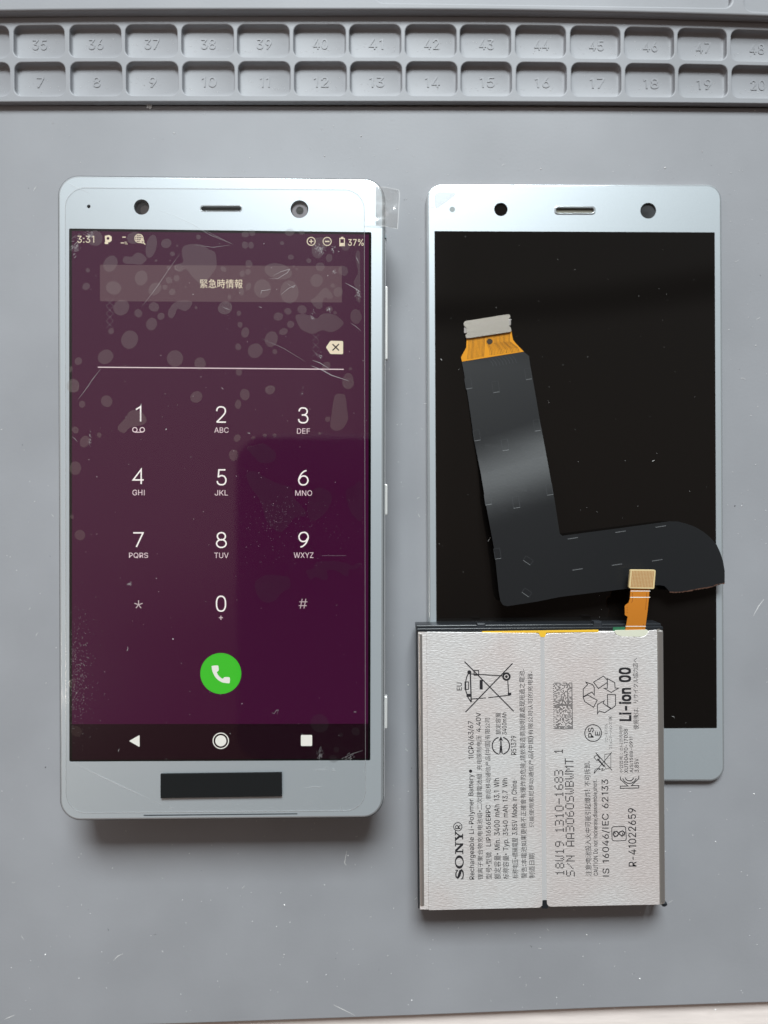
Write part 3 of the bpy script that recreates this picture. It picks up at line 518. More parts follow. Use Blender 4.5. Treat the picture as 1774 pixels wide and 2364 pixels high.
DIG = {'1':[(0,[(.1,.80),(.92,1),(.92,0)])], '2':[(1,[(.04,.72),(.1,.88),(.27,.98),(.5,1),(.74,.97),(.9,.86),(.94,.72),(.86,.56),(.6,.36),(.04,0)]),(0,[(.04,0),(1,0)])],
 '3':[(1,[(.05,.77),(.12,.90),(.3,.99),(.5,1),(.75,.97),(.92,.85),(.92,.70),(.78,.58),(.55,.53),(.34,.53)]),(1,[(.55,.53),(.82,.48),(.97,.36),(1,.24),(.9,.09),(.7,.01),(.5,0),(.25,.02),(.07,.11),(0,.25)])],
 '4':[(0,[(1,.28),(0,.28),(.76,1),(.76,0)])], '5':[(0,[(.94,1),(.2,1),(.12,.5)]),(1,[(.12,.5),(.3,.58),(.52,.61),(.78,.57),(.95,.44),(1,.3),(.93,.13),(.75,.02),(.5,0),(.25,.02),(.07,.11),(0,.25)])],
 '6':[(1,SIX)], '7':[(0,[(0,1),(1,1),(.32,0)])], '8':[(2,ell(.5,.755,.42,.245)),(2,ell(.5,.265,.5,.265))], '9':[(1,[(1-x,1-y) for x, y in SIX])], '0':[(2,ell(.5,.5,.5,.5,44,.82))]}
def digit(d, x0, y0, x1, y1):
    g = G(); w = 3.3; x0 += w/2; x1 -= w/2; y0 += w/2; y1 -= w/2
    if d == '1': x0 -= 1
    for i, (k_, pts) in enumerate(DIG[d]):
        if k_ == 1: pts = spl(pts)
        g.join(stroke([(x0+(x1-x0)*u, y1+(y0-y1)*v) for u, v in pts], w, z2+.001*i, closed=(k_ == 2)))
    return g
for d, l, a, b, c_, e, a2, b2, c2, e2 in keys:
    k = sg('dial_key', digit(d, a, b, c_, e), M_white)
    if l == '@':
        q = ring(311.5,992,5.2,2,z3); q.join(ring(328.5,992,5.2,2,z3)); q.join(stroke([(311.5,997.6),(328.5,997.6)], 2, z3+.001))
    else: q = text(l, a2, b2, c2, e2, z3)
    for i, v in enumerate(q.v): pass
    k2 = mk('key_letters', q, M_pink, scrn)
q = G()
for a in range(5):
    t = math.radians(90+72*a); q.join(stroke([(320,1396),(320+10*math.cos(t),1396-10*math.sin(t))], 2.2, z2+.001*a))
sg('star_key', q, M_grey)
q = stroke([(698,1382.5),(693.5,1405)], 2, z2); q.join(stroke([(706.5,1382.5),(702,1405)], 2, z2+.001))
q.join(stroke([(691.5,1389.5),(710,1389.5)], 2, z2+.002)); q.join(stroke([(690,1398.3),(708.5,1398.3)], 2, z2+.003)); sg('hash_key', q, M_grey)
sg('call_button', flat([circ(510,1555,47.3,z2,72)], z2), M_green)
M_icon = mat('screen_icon', (.01,.01,.01), .03, emit=(.80,.80,.74))
hs = smooth_loop([(490,1537.5),(502,1536.5),(504.5,1539),(505,1548),(501,1552.5),(506,1561),(514,1567),(518.5,1563.5),(528,1563.5),(531,1566),(530.5,1576),(527,1577.5),(512,1575),(499,1565.5),(491.5,1552),(489,1541)], 4)
sg('handset_icon', flat([PP(hs, z3)], z3), M_icon)
sg('back_button', flat([rpoly(PP([(298,1711),(322.5,1697),(322.5,1725)], z2), .12, 3)], z2), M_icon)
q = ring(510,1710.5,17.8,2.2,z2,48); q.join(flat([circ(510,1710.5,12.8,z2,40)], z2+.001)); sg('home_button', q, M_icon)
sg('recents_button', flat([rpoly(PP(box4(695,1697,721,1722.5), z2), .25, 4)], z2), M_icon)
# openings
mk('light_sensor', flat([circ(205,476,4.6,ZG)], 11.5), M_hole, phone)
q = flat([circ(327,477.5,19,ZG)], 11.3); ir = mk('sensor_window', q, M_hole, phone)
mk('sensor_lens', flat([circ(333,482,11,ZG,30)], 11.4), mat('sensor_brown', (.035,.028,.027), .25), ir)
fc = mk('front_camera', flat([circ(691.7,482.5,22,ZG)], 11.2), M_lens, phone)
q = flat([circ(691.7,482.5,17.5,ZG), circ(691.7,482.5,9,ZG)], 11.35)
mk('lens_ring', q, mat('lens_ring', (.15,.14,.15), .35, metal=.4), fc)
q = flat([circ(691.7,482.5,8,ZG)], 11.4); q.join(ring(691.7,482.5,5.5,1.4,11.45)); mk('lens', q, mat('lens_glass', (.05,.052,.05), .08), fc)
ep = mk('earpiece', flat([rpoly(PP(box4(461,472,560,489), ZG), .8, 6)], 11.3), mat('grille_dark', (.05,.055,.05), .35, metal=.5, vary=(8000,(1,1,1),.4)), phone)
mk('earpiece_rim', slab([rpoly(PP(box4(462,473,559.5,488.5), ZG), .75, 6), rpoly(PP(box4(464.5,475.8,557,486.5), ZG), .55, 6)], 11.35, ZG+.05, .04, 2), M_rim, ep, True)
M_key = mat('key_metal', (.86,.86,.84), .3, metal=.4)
# side keys, antenna breaks, lower slot
for nm, xa, ya, yb in (('volume_key', 893, 654, 825), ('power_key', 892.5, 1117, 1189), ('camera_key', 892, 1614, 1689)):
    x0, y0 = P(xa-5, ya, ZG); x1, y1 = P(xa+2.8, yb, ZG)
    mk(nm, slab([rpoly([(x0,y1),(x1,y1),(x1,y0),(x0,y0)], .25, 3)], 8.4, 10.2, .2, 3), M_key, phone, True)
M_ant = mat('antenna_grey', (.22,.26,.28), .4)
for ax in (245.5, 771.5):
    yb = 1894.5-(ax-138)*.0094
    x0, y0 = P(ax-4.5, yb-5, ZG); x1, y1 = P(ax+4.5, yb+.3, ZG)
    g = slab([[(x0,y1-.36),(x1,y1-.36),(x1,y0-.3),(x0,y0-.3)]], 8.2, 11.43, .05); mk('antenna_break', g, M_ant, phone)
for ay, ax in ((530, 131.3), (541, 890.5)):
    x0, y0 = P(ax-2, ay-4, ZG); x1, y1 = P(ax+2, ay+4, ZG)
    mk('antenna_break', slab([[(x0,y1),(x1,y1),(x1,y0),(x0,y0)]], 8.5, 11.1, .05), M_ant, phone)
mk('lower_slot', slab([rpoly(PP([(330.5,1881.3),(688,1877.8),(686,1880.3),(333,1884.2)], ZG), .1, 3)], 11.6, 12.015), mat('slot_dark', (.05,.06,.07), .3), phone)

# black foam strip on the chin
q = slab([rpoly(PP([(370.5,1787.5),(650.5,1784),(650.8,1839),(370.5,1843.5)], 12.6), .08, 2)], 12.14, 12.6, .06, 2)
tag(mk('foam_strip', q, M_foam, None, True), 'black rectangular foam strip stuck on the chin below the lit screen', 'adhesive strip')

# ---------------------------------------------------------------- protective film on the phone
ZF = 12.06
M_film = clear('clear_film', .030, .05, haze=.014, bump=(35, .00004))
M_filmedge = clear('film_edge', .20, .15, diff=.10)
M_bub = clear('air_bubble', .16, .03, diff=.002)
M_scr = clear('film_scratch_sparkle', .12, .3, diff=.24)
M_tab = clear('pull_tab', .38, .12, diff=.13, bump=(160, .0016))
M_tabedge = clear('tab_edge_clear', .3, .15, diff=.45)
film = thing('protective_film', 'clear protective film full of air bubbles on the lit smartphone', 'screen film', (*P(500,1150,ZF), ZF))
fpx = [(150,432),(842,437),(845,1872),(152,1878)]
fl = rpoly(PP(fpx, ZF), 5.0, 10)
mk('film_sheet', flat([fl], ZF), M_film, film)
g = slab([fl, offset_loop(rpoly(PP([fpx[0],fpx[1],fpx[2],fpx[3]], ZF), 5.0, 10), .12)], ZF+.003, ZF+.05)
mk('film_edge', g, M_filmedge, film)  # strip made paler than the sheet, painting the light its rim catches
# pull tab: a strip that leaves the film at its top right corner and bends down past the edge
tabL = [(868,430),(874,430),(880,431),(893,432),(906,435),(921,438)]
tabR = [(868,520),(874,520),(880,521),(890,522),(904,525),(918,528)]
tz = [12.12,12.13,12.16,12.05,11.6,10.9]
g = G(); nI = 7
for k in range(6):
    for j in range(nI):
        t = j/(nI-1); px = tabL[k][0]+(tabR[k][0]-tabL[k][0])*t; py = tabL[k][1]+(tabR[k][1]-tabL[k][1])*t
        z = tz[k]+(.25*math.sin(t*5+k) if k > 3 else 0)
        g.v.append((*P(px, py, z), z))
for k in range(5):
    for j in range(nI-1):
        a = k*nI+j; g.f.append((a, a+1, a+nI+1, a+nI)); g.m.append(0)
mk('pull_tab', g, M_tab, film, True)
g = G()
g.join(stroke([(840,519.5),(862,520.5),(884,522)], 1.2, 12.18)); tabedge = g
for k in range(5):
    for L_ in (tabL, tabR):
        a, b = L_[k], L_[k+1]; s = stroke([a, b], 1.1, 12.0); s.v = [(v[0], v[1], 0) for v in s.v]
        za, zb = tz[k]+.04, tz[k+1]+.04
        A = P(*a, za); B = P(*b, zb); s = G(); d = Vector((B[0]-A[0], B[1]-A[1])).normalized()*.07; n2 = (-d.y, d.x)
        s.add([(A[0]+n2[0],A[1]+n2[1],za),(A[0]-n2[0],A[1]-n2[1],za),(B[0]-n2[0],B[1]-n2[1],zb),(B[0]+n2[0],B[1]+n2[1],zb)], [(0,1,2,3)])
        if k > 1: g.join(s)
za = 10.95
s = stroke([(921,438),(923,449),(920,500),(918,528)], 1.6, za); g.join(s)
mk('tab_edge', g, M_tabedge, film)
# bubbles: (x, y, rx, ry, rot) read off in photo pixels
def c3(x, y, a, b, r=0): return (100+x/3.609, 380+y/3.609, a/3.609, b/3.609, r)
def c4(x, y, a, b, r=0): return (500+x/3.609, 380+y/3.609, a/3.609, b/3.609, r)
def c5(x, y, a, b, r=0): return (120+x/3.568, 880+y/3.568, a/3.568, b/3.568, r)
def c6(x, y, a, b, r=0): return (500+x/3.568, 880+y/3.568, a/3.568, b/3.568, r)
bub = [c3(430,612,62,68), c3(758,610,58,52), c3(900,680,45,95,.25), c3(1025,655,42,40), c3(1293,602,20,20), c3(1077,742,20,20), c3(560,825,55,72,.3),
 c3(371,879,18,18), c3(816,943,52,64), c3(586,1026,62,57), c3(357,1014,32,30,-.5), c3(930,1034,58,48,-.6), c3(1047,962,26,28), c3(1112,945,26,25),
 c3(1015,1020,20,22), c3(1075,1060,26,28), c3(1043,858,17,17), c3(650,1190,70,62,-.3), c3(792,1238,33,34), c3(923,1185,41,41), c3(981,1263,31,29),
 c3(903,1328,45,54), c3(565,1387,25,25), c3(720,1458,66,82,.4), c3(519,1600,64,60,-.4), c3(292,1637,31,32), c3(1098,1615,65,72,.5), c3(1307,1658,50,50),
 c3(1515,1192,58,54,-.5), c3(1273,1190,13,13), c3(1117,674,8,8), c3(940,798,11,11), c3(1130,860,40,28), c3(245,1840,52,56), c3(230,1705,15,24), c3(1187,1018,8,8),
 c3(1502,870,28,20,.5),
 c4(270,825,28,32), c4(240,580,30,26), c4(298,565,26,28), c4(238,670,25,32), c4(288,670,22,30), c4(610,562,42,30), c4(710,562,26,20), c4(547,653,17,17),
 c4(620,770,24,22,-.5), c4(770,799,21,20), c4(940,777,29,32), c4(864,850,40,34,-.3), c4(515,888,112,68,.2), c4(215,908,22,27), c4(263,893,22,25),
 c4(383,1032,72,76,.7), c4(608,1060,80,92), c4(835,965,52,55,-.7), c4(1057,884,40,42), c4(266,1015,22,34,.3), c4(209,1058,22,30), c4(108,1103,15,20),
 c4(72,1195,58,52,-.4), c4(187,1238,20,22), c4(196,1333,21,25), c4(240,1398,34,42,.3), c4(181,1518,25,29), c4(516,1265,39,34,-.6), c4(596,1221,30,28),
 c4(618,1329,30,29), c4(558,1391,38,27,-.2), c4(714,1207,38,37), c4(458,1453,55,64,.4), c4(323,1550,60,62), c4(487,1558,21,21), c4(1163,1265,48,60),
 c4(1015,1060,40,40), c4(970,1008,21,18), c4(941,1202,29,23), c4(989,1232,14,14), c4(187,1728,27,30), c4(915,1680,40,34,-.8), c4(1095,1800,46,66,.3),
 c4(1117,1700,14,14), c4(1078,683,34,36), c4(448,1868,42,26), c4(645,846,9,9), c4(668,870,9,9),
 c5(180,45,44,52), c5(451,164,45,50), c5(249,190,27,28), c5(1190,130,45,52,.5), c5(192,402,28,29), c5(390,444,19,21), c5(270,497,40,47,.4), c5(193,716,50,54),
 c5(166,1117,17,17), c5(231,1268,42,45,.5), c5(1498,610,38,48),
 c6(234,110,38,50), c6(178,190,27,37), c6(443,72,42,35,-.3), c6(1088,20,44,46), c6(917,313,21,24), c6(852,430,12,12), c6(171,469,26,33,.5), c6(398,448,16,16), c6(480,448,16,17), c6(305,468,16,15),
 (167,1577,7.5,10,0), (176.5,1688.5,12.5,12.5,0), (738.5,1670,20.5,22,0), (821.5,1689,9.5,9.5,0), (787.5,1697,5,5,0), (777,1730.5,7,6.5,0), (770,1752,10,9,0)]
zb = ZF+.02
def bubble_mesh(loop):                        # a low blister: flat crown with a short sloping skirt
    if area2(loop) < 0: loop = loop[::-1]
    cx = sum(p[0] for p in loop)/len(loop); cy = sum(p[1] for p in loop)/len(loop)
    l = lambda f, z: [(cx+(p[0]-cx)*f, cy+(p[1]-cy)*f, z) for p in loop]
    g = loft([l(1, zb), l(.93, zb+.0015)]); cap(g, len(loop)); return g
for b in bub:
    b = (b[0], b[1], b[2], b[3], -b[4])
    l = circ(b[0], b[1], b[2], zb, 26, b[3], b[4])
    # uneven outline
    ph = random.random()*6; cx, cy = P(b[0], b[1], zb)
    l = [(cx+(p[0]-cx)*(1+.05*math.sin(2*math.pi*i/13+ph)), cy+(p[1]-cy)*(1+.05*math.sin(2*math.pi*i/13+ph))) for i, p in enumerate(l)]
    mk('air_bubble', bubble_mesh(l), M_bub, film)
def C(o, s, pts): return [(o[0]+x/s, o[1]+y/s) for x, y in pts]
blobs = [C((100,380), 3.609, [(1170,680),(1250,660),(1330,670),(1380,705),(1430,730),(1445,820),(1430,880),(1375,950),(1330,1020),(1300,990),(1240,930),(1190,870),(1140,890),(1100,870),(1100,835),(1165,810),(1155,740)]),
 C((100,380), 3.609, [(665,780),(690,762),(735,768),(770,738),(810,735),(850,765),(860,790),(820,830),(760,828),(700,825),(668,812)]),
 C((100,380), 3.609, [(1045,1210),(1100,1145),(1180,1130),(1240,1145),(1225,1190),(1180,1220),(1120,1200),(1095,1250),(1075,1280),(1045,1265)]),
 C((500,380), 3.609, [(660,1260),(730,1245),(800,1265),(840,1280),(880,1245),(950,1240),(1010,1265),(1058,1315),(1030,1360),(960,1395),(880,1380),(810,1408),(740,1390),(690,1350)]),
 C((500,380), 3.609, [(830,1100),(880,1040),(920,1028),(960,1070),(968,1110),(940,1118),(905,1105),(885,1140),(880,1190),(840,1200),(800,1160),(790,1125)]),
 C((500,380), 3.609, [(795,680),(810,620),(870,605),(960,620),(950,660),(900,700),(880,760),(840,780),(800,745)]),
 C((500,380), 3.609, [(1160,740),(1195,730),(1198,950),(1200,1140),(1165,1120),(1160,1040),(1148,970),(1180,900),(1170,830)]),
 C((120,880), 3.568, [(545,370),(600,310),(640,250),(690,238),(750,265),(780,320),(755,355),(700,370),(640,385),(595,428),(550,405)]),
 C((500,880), 3.568, [(975,120),(1015,103),(1060,120),(1075,220),(1085,310),(1045,385),(990,408),(945,390),(940,345),(950,260),(960,190)]),
 C((500,880), 3.568, [(250,550),(310,530),(390,515),(450,555),(490,590),(480,650),(420,675),(350,665),(300,610)]),
 C((500,880), 3.568, [(250,760),(310,740),(400,790),(500,840),(620,880),(640,960),(730,1060),(735,1110),(640,1130),(540,1240),(450,1200),(400,1120),(370,1000),(300,900),(260,820)]),
 C((500,880), 3.568, [(760,960),(820,880),(900,890),(950,940),(930,1040),(830,1140),(770,1140),(750,1060)]),
 C((500,880), 3.568, [(1070,900),(1130,860),(1195,840),(1200,1140),(1130,1110),(1080,1010)]),
 C((500,880), 3.568, [(740,1560),(800,1540),(830,1490),(950,1480),(1060,1495),(1130,1520),(1190,1495),(1160,1545),(1095,1550),(1080,1610),(1010,1570),(910,1555),(915,1630),(870,1635),(810,1610),(770,1635),(750,1590)]),
 C((500,880), 3.568, [(320,1660),(400,1600),(520,1600),(600,1620),(605,1700),(540,1740),(490,1800),(410,1825),(340,1770)])]
for b in blobs: mk('air_bubble', bubble_mesh(smooth_loop(PP(b, zb), 4)), M_bub, film)
# creases inside some bubbles, scratches and fingerprints on the film
g = G(); zc = ZF+.06
def scratch(pts, w): g.join(stroke(pts, w, zc, taper=True))
for pts, w in [ (C((100,380),3.609,[(820,1185),(900,1080),(960,1000),(1040,880),(1140,740)]),.7), (C((100,380),3.609,[(950,378),(1100,430),(1250,500),(1400,590),(1580,662)]),.8),
   (C((100,380),3.609,[(190,150),(280,190),(390,240)]),1.2), (C((100,380),3.609,[(350,1875),(410,1790),(480,1700)]),1), (C((100,380),3.609,[(1350,545),(1450,600),(1575,660)]),.6), (C((100,380),3.609,[(1270,670),(1420,688),(1555,668)]),.7),
   (C((500,380),3.609,[(800,1630),(860,1650),(940,1700)]),1.6),(C((500,380),3.609,[(790,1675),(880,1710),(960,1755),(1100,1800)]),2.2),(C((500,380),3.609,[(1075,985),(1140,1020),(1200,1060)]),1.6),
   (C((500,380),3.609,[(380,1450),(560,1530),(740,1640)]),.6),(C((500,380),3.609,[(1160,765),(1175,790),(1190,825)]),1),(C((500,380),3.609,[(1120,1320),(1160,1345),(1205,1385)]),.9),
   (C((500,380),3.609,[(535,1085),(600,1030),(655,1005),(640,1025),(590,990)]),1),(C((500,380),3.609,[(440,950),(510,950),(590,900),(610,870),(540,890),(470,925)]),1),
   (C((500,380),3.609,[(370,1080),(375,1050),(420,1045),(455,1035)]),1.2),(C((500,380),3.609,[(50,1185),(85,1200),(115,1210)]),1),
   (C((120,880),3.568,[(215,150),(265,85),(320,15)]),.8), (C((120,880),3.568,[(165,455),(190,475),(210,498)]),1),
   (C((500,880),3.568,[(870,1437),(1065,1437)]),.8), ([(176,1765),(240,1796),(300,1824),(342,1844)],1.8), ([(354,1850),(372,1859)],1.5), ([(788,1752),(815,1740),(838,1733)],.8),
   ([(704,1819),(725,1817),(744,1816)],1.3), ([(627,1645),(634,1648),(638,1640),(643,1639),(640,1650)],.9), ([(789,1862),(789,1873)],2)]:
    scratch(pts, w)
def scuff(cx, cy, rx, ry, n, ang, ln, w=.8):
    for _ in range(n):
        r = random.gauss(0, .45); s_ = random.gauss(0, .45); x = cx+r*rx; y = cy+s_*ry; a = ang+random.gauss(0, .35); L_ = ln*random.uniform(.3, 1)
        scratch([(x,y),(x+L_*math.cos(a)*.5,y+L_*math.sin(a)*.5+random.uniform(-.5,.5)),(x+L_*math.cos(a),y+L_*math.sin(a))], w*random.uniform(.5,1.2))
scuff(178,568,13,26,60,2.4,9); scuff(203,541,12,7,40,.3,7); scuff(737,573,12,10,60,1.2,5,1); scuff(768,572,6,10,16,1.1,6); scuff(770,626,5,6,14,.2,6)
scuff(758,712,5,8,16,1,6); scuff(208,1016,4,20,26,1.4,4,1); scuff(297,1348,6,4,16,.2,7); scuff(738,1746,9,18,40,-1.2,6); scuff(804,1750,14,9,34,-.9,6)
scuff(738,1778,24,5,36,0,5); scuff(770,1777,5,5,18,.8,4,1); scuff(735,1820,5,6,8,0,4); scuff(718,1850,10,8,10,1.4,5); scuff(828,676,6,16,30,1.3,5,1); scuff(737,820,8,8,18,.4,5,.9)
scuff(695,905,6,16,10,.2,3,1); scuff(392,1864,6,5,10,.9,6,1); scuff(720,728,4,16,10,.9,10,.8)
for i in range(4):                           # printed-like cross hatch left of the button
    y = 690+i*17; scratch([(245,y),(262,y+16)], .5); scratch([(262,y),(245,y+16)], .5)
for i in range(3): y = 772+i*18; scratch([(722,y),(737,y+14)], .5); scratch([(737,y),(722,y+14)], .5)
# pale flecks painted in as the sparkle of lamp glare, lower left
for _ in range(420):
    x = 163+abs(random.gauss(0, 26)); y = random.gauss(1560, 75)
    if y > 1745 or x > 300: continue
    g.join(stroke([(x,y),(x+random.uniform(-1.5,1.5),y+random.uniform(-1.5,1.5)+.4)], random.uniform(.25,.7), zc))
for _ in range(260):
    x = random.uniform(560,850); y = random.uniform(1150,1310); d = random.gauss(0, 1)
    if random.random() < .5: x = random.gauss(640,30); y = random.gauss(1190,26)
    if x > 838: continue
    g.join(stroke([(x,y),(x+random.uniform(-1.3,1.3),y+random.uniform(-1.3,1.3)+.3)], random.uniform(.25,.6), zc))
mk('scratches_and_sparkle', g, M_scr, film)['kind'] = 'stuff'

# ---------------------------------------------------------------- spare display panel
ZP = 1.6
pan_px = [(989,1806),(1676,1806),(1669,423),(984,422)]
pl = lambda i: offset_loop(rpoly(PP(pan_px, ZP), 4.2, 12), i)
panel = thing('display_panel', 'spare silver edged display panel with unlit black screen lying on the mat', 'display panel', (*P(1330,1115,ZP), 0))
g = loft([[(*p, z) for p in pl(i)] for z, i in ((.05,.9),(.05,.25),(.25,.05),(.7,0),(1.0,.05),(1.0,.6))])
n_ = len(pl(0)); g.f.append(tuple(range(n_))[::-1]); g.m.append(0); cap(g, n_)
mk('backing_frame', g, M_frame2, panel, True)
scr2 = PP([(1003.5,533),(1651,536),(1656,1681.5),(1009,1684)], ZP)
s2 = rpoly(scr2, .2, 3)
hole2 = [circ(1157,483,15.5,ZP), circ(1497.4,486,18.3,ZP), rpoly(PP(box4(1281,477,1375,493), ZP), .75, 6), s2]
mk('front_panel', slab([pl(.75)]+hole2, 1.02, ZP), M_bezel, panel)
rim = loft([[(*p, z) for p in pl(i)] for i, z in ((.756,1.5),(.76,1.598),(.6,1.59),(.4,1.52),(.2,1.38),(.08,1.15),(.06,1.02))])
mk('glass_edge', rim, M_rim, panel, True)
mk('screen', flat([s2], ZP-.03), M_black, panel)
mk('indicator_light', flat([circ(1044.7,483,6.4,ZP)], ZP+.01), mat('led_grey', (.25,.28,.28), .4), panel)
mk('sensor_window', flat([circ(1157,483,16.5,ZP)], 1.2), M_black, panel)
mk('camera_window', flat([circ(1497.4,486,19.5,ZP)], 1.2), mat('camera_window', (.03,.03,.032), .3, vary=(300,(1,1,1),.6)), panel)
ep = mk('earpiece', flat([rpoly(PP(box4(1279,475,1377,495), ZP), .8, 6)], 1.25), mat('earpiece_mesh', (.16,.15,.12), .4, metal=.7, vary=(9000,(1,1,1),.5)), panel)
mk('earpiece_rim', slab([rpoly(PP(box4(1280.5,475.5,1375.5,494.5), ZP), .9, 6), rpoly(PP(box4(1284.5,480,1371.5,491.5), ZP), .55, 6)], 1.2, ZP+.16, .12, 3), M_rim, ep, True)
q = slab([smooth_loop(PP(C((960,400),4.368,[(190,270),(200,210),(260,190),(340,192),(400,205),(360,250),(290,300),(215,350),(195,320)]), ZP), 4)], ZP+.005, ZP+.03)
mk('film_bubble', q, clear('haze_bubble', .06, .3, diff=.16), panel)

# ---------------------------------------------------------------- L-shaped ribbon cable
ribbon_px = [(1067,835),(1210.5,812),(1222,822),(1225,845),(1236,905),(1247,970),(1262,1050),(1282,1160),(1293,1232),(1299,1237),
  (1420,1221),(1548,1203.5),(1566,1204),(1584,1208.5),(1605,1216),(1624,1227),(1641,1241),(1655,1257),(1664,1276),(1670,1295),(1674,1318),(1674,1346),
  (1640,1355),(1610,1360),(1573,1366.5),(1547,1366.5),(1542,1360),(1535,1353),(1525,1351),(1505,1352),(1451,1359),(1375,1368),(1295,1378),(1240,1389),(1172,1399.5),(1162,1397),(1156,1388),
  (1152,1366),(1142,1270),(1122,1162),(1111,1095),(1096,1020),(1083,930),(1071,856)]
def rz(px, py):                              # height of the ribbon over the panel
    if px < 1300:
        t = max(0, min(1, (py+.35*(px-1100)-1020)/205)); h = .25+.5*max(0, min(1, (py-835)/200))+3.6*(t*t*(3-2*t))
        return ZP+h
    t = max(0, min(1, (px-1300)/370)); return ZP+4.35-1.7*(t*t*(3-2*t))
def bend(poly_px, dz=0, th=.12, cuts=True, zf=rz, step=16):
    vs, fs = curve_mesh([[(x, -y) for x, y in poly_px]], 0, 0, 0)
    bm = bmesh.new(); vv = [bm.verts.new((v.x, v.y, 0)) for v in vs]
    for f in fs:
        try: bm.faces.new([vv[i] for i in f])
        except ValueError: pass
    xs = [v.co.x for v in bm.verts]; ys = [v.co.y for v in bm.verts]
    if cuts:
        x = math.floor(min(xs)/step)*step+step
        while x < max(xs): bmesh.ops.bisect_plane(bm, geom=bm.verts[:]+bm.edges[:]+bm.faces[:], plane_co=(x+.013,0,0), plane_no=(1,0,0), dist=1e-5); x += step
        y = math.floor(min(ys)/step)*step+step
        while y < max(ys): bmesh.ops.bisect_plane(bm, geom=bm.verts[:]+bm.edges[:]+bm.faces[:], plane_co=(0,y+.017,0), plane_no=(0,1,0), dist=1e-5); y += step
    bm.verts.index_update(); bm.normal_update()
    for f in bm.faces:
        if f.normal.z < 0: f.normal_flip()
    top = []; bot = []
    for v in bm.verts:
        z = zf(v.co.x, -v.co.y)+dz; X, Y = P(v.co.x, -v.co.y, z); top.append((X, Y, z)); bot.append((X, Y, z-th))
    N = len(top); g = G(); F_ = [tuple(v.index for v in f.verts) for f in bm.faces]
    g.add(top+bot, F_+[tuple(N+i for i in f[::-1]) for f in F_])
    for e in bm.edges:
        if len(e.link_faces) == 1:
            f = [v.index for v in e.link_faces[0].verts]; a, b = e.verts[0].index, e.verts[1].index
            i = f.index(a)
            if f[(i+1) % len(f)] != b: a, b = b, a
            g.f.append((a, a+N, b+N, b)); g.m.append(0)
    bm.free(); return g
M_rib = mat('ribbon_black', (.010,.011,.0125), .38, spec=.6, bump=(2500, (1,1,1), .00003, .25))
cable = thing('ribbon_cable', 'black L-shaped ribbon cable with amber end resting across the unlit display', 'ribbon cable', (*P(1250,1200,3), ZP))
rb = mk('ribbon', bend(ribbon_px), M_rib, cable, True)
# embossed marks: bright lower edge and dim other edges paint their light and shade
g = G(); gd = G()
def embo(cx, cy, w, h, a=0):
    ca, sa = math.cos(a), math.sin(a); c4_ = [(-w/2,-h/2),(w/2,-h/2),(w/2,h/2),(-w/2,h/2)]
    pts = [(cx+x*ca-y*sa, cy+x*sa+y*ca) for x, y in c4_]
    for i in range(4):
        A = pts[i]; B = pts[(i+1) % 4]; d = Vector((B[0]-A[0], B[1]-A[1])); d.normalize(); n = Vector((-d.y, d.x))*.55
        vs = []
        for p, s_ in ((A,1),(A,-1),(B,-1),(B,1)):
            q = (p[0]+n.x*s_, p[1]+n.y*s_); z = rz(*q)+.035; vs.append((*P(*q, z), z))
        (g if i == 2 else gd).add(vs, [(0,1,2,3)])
a0 = -.15
for x, y in ((1145,893),(1166.5,1027),(1192,1160)): embo(x, y, 15, 25, a0)
for x, y in ((1220,863),(1240,982),(1269,1130)): embo(x, y, 14, 25, a0)
for x, y in ((1082,885),(1101,1005),(1127,1153),(1149,1278)): embo(x, y, 14, 24, a0)
for x, y in ((1323,1242),(1433,1227),(1526,1215),(1334,1314),(1425,1303),(1518,1293)): embo(x, y, 24, 1.5, a0)
for x, y in ((1220,1294),(1217,1368)): embo(x, y, 20, 12, .6)
mk('emboss_lit_edges', g, mat('emboss_edge_lit', (.16,.165,.17), .35), rb); mk('emboss_shaded_edges', gd, mat('emboss_edge_shaded', (.035,.037,.04), .35), rb)
g = G()
for i in range(8):
    x = 1128+i*7.6; pts = [(x,828-i*1.2),(x+9,838-i*1.3),(x+12,845-i)]
    for A, B in zip(pts[:-1], pts[1:]):
        n = Vector((-(B[1]-A[1]), B[0]-A[0])).normalized()*.45; vs = []
        for p, s_ in ((A,1),(A,-1),(B,-1),(B,1)): q = (p[0]+n.x*s_, p[1]+n.y*s_); z = rz(*q)+.03; vs.append((*P(*q, z), z))
        g.add(vs, [(0,1,2,3)])
mk('trace_marks', g, mat('ribbon_traces', (.05,.053,.057), .35), rb)
# amber end
M_amber = mat('amber_film', (.80,.33,.02), .3, metal=.3, coat=.6)
amber_px = [(1067,834.6),(1065,824),(1077,802),(1078,778),(1181,763),(1185,784),(1192,793),(1210,811.5)]
azf = lambda x, y: ZP+.22
am = mk('amber_section', bend(amber_px, -.01, .08, True, azf), M_amber, cable, True)
g = G(); za = ZP+.235
for i in range(34):
    t = i/33; a = (1084+t*92, 778-t*14)
    if i < 14: pts = [a, (a[0]-2-2*(1-t), 832-(a[0]-1067)*.16)]
    else:
        k = (i-14)/19; pts = [a, (a[0]+1, 792-k*4), (a[0]+8+k*12, 808-k*5), (a[0]+9+k*14, 829-(a[0]-1067)*.16)]
    pts = [(x, min(y, 834-(x-1067)*.16)) for x, y in pts]
    g.join(stroke(pts, random.choice((.6,.8,1.1)), za))
mk('copper_traces', g, mat('trace_brown', (.14,.05,.006), .4, metal=.3), am)
mk('alignment_hole', flat([circ(1131,788,6.6,za,28)], za+.01), mat('hole_brown', (.03,.018,.008), .4), am)
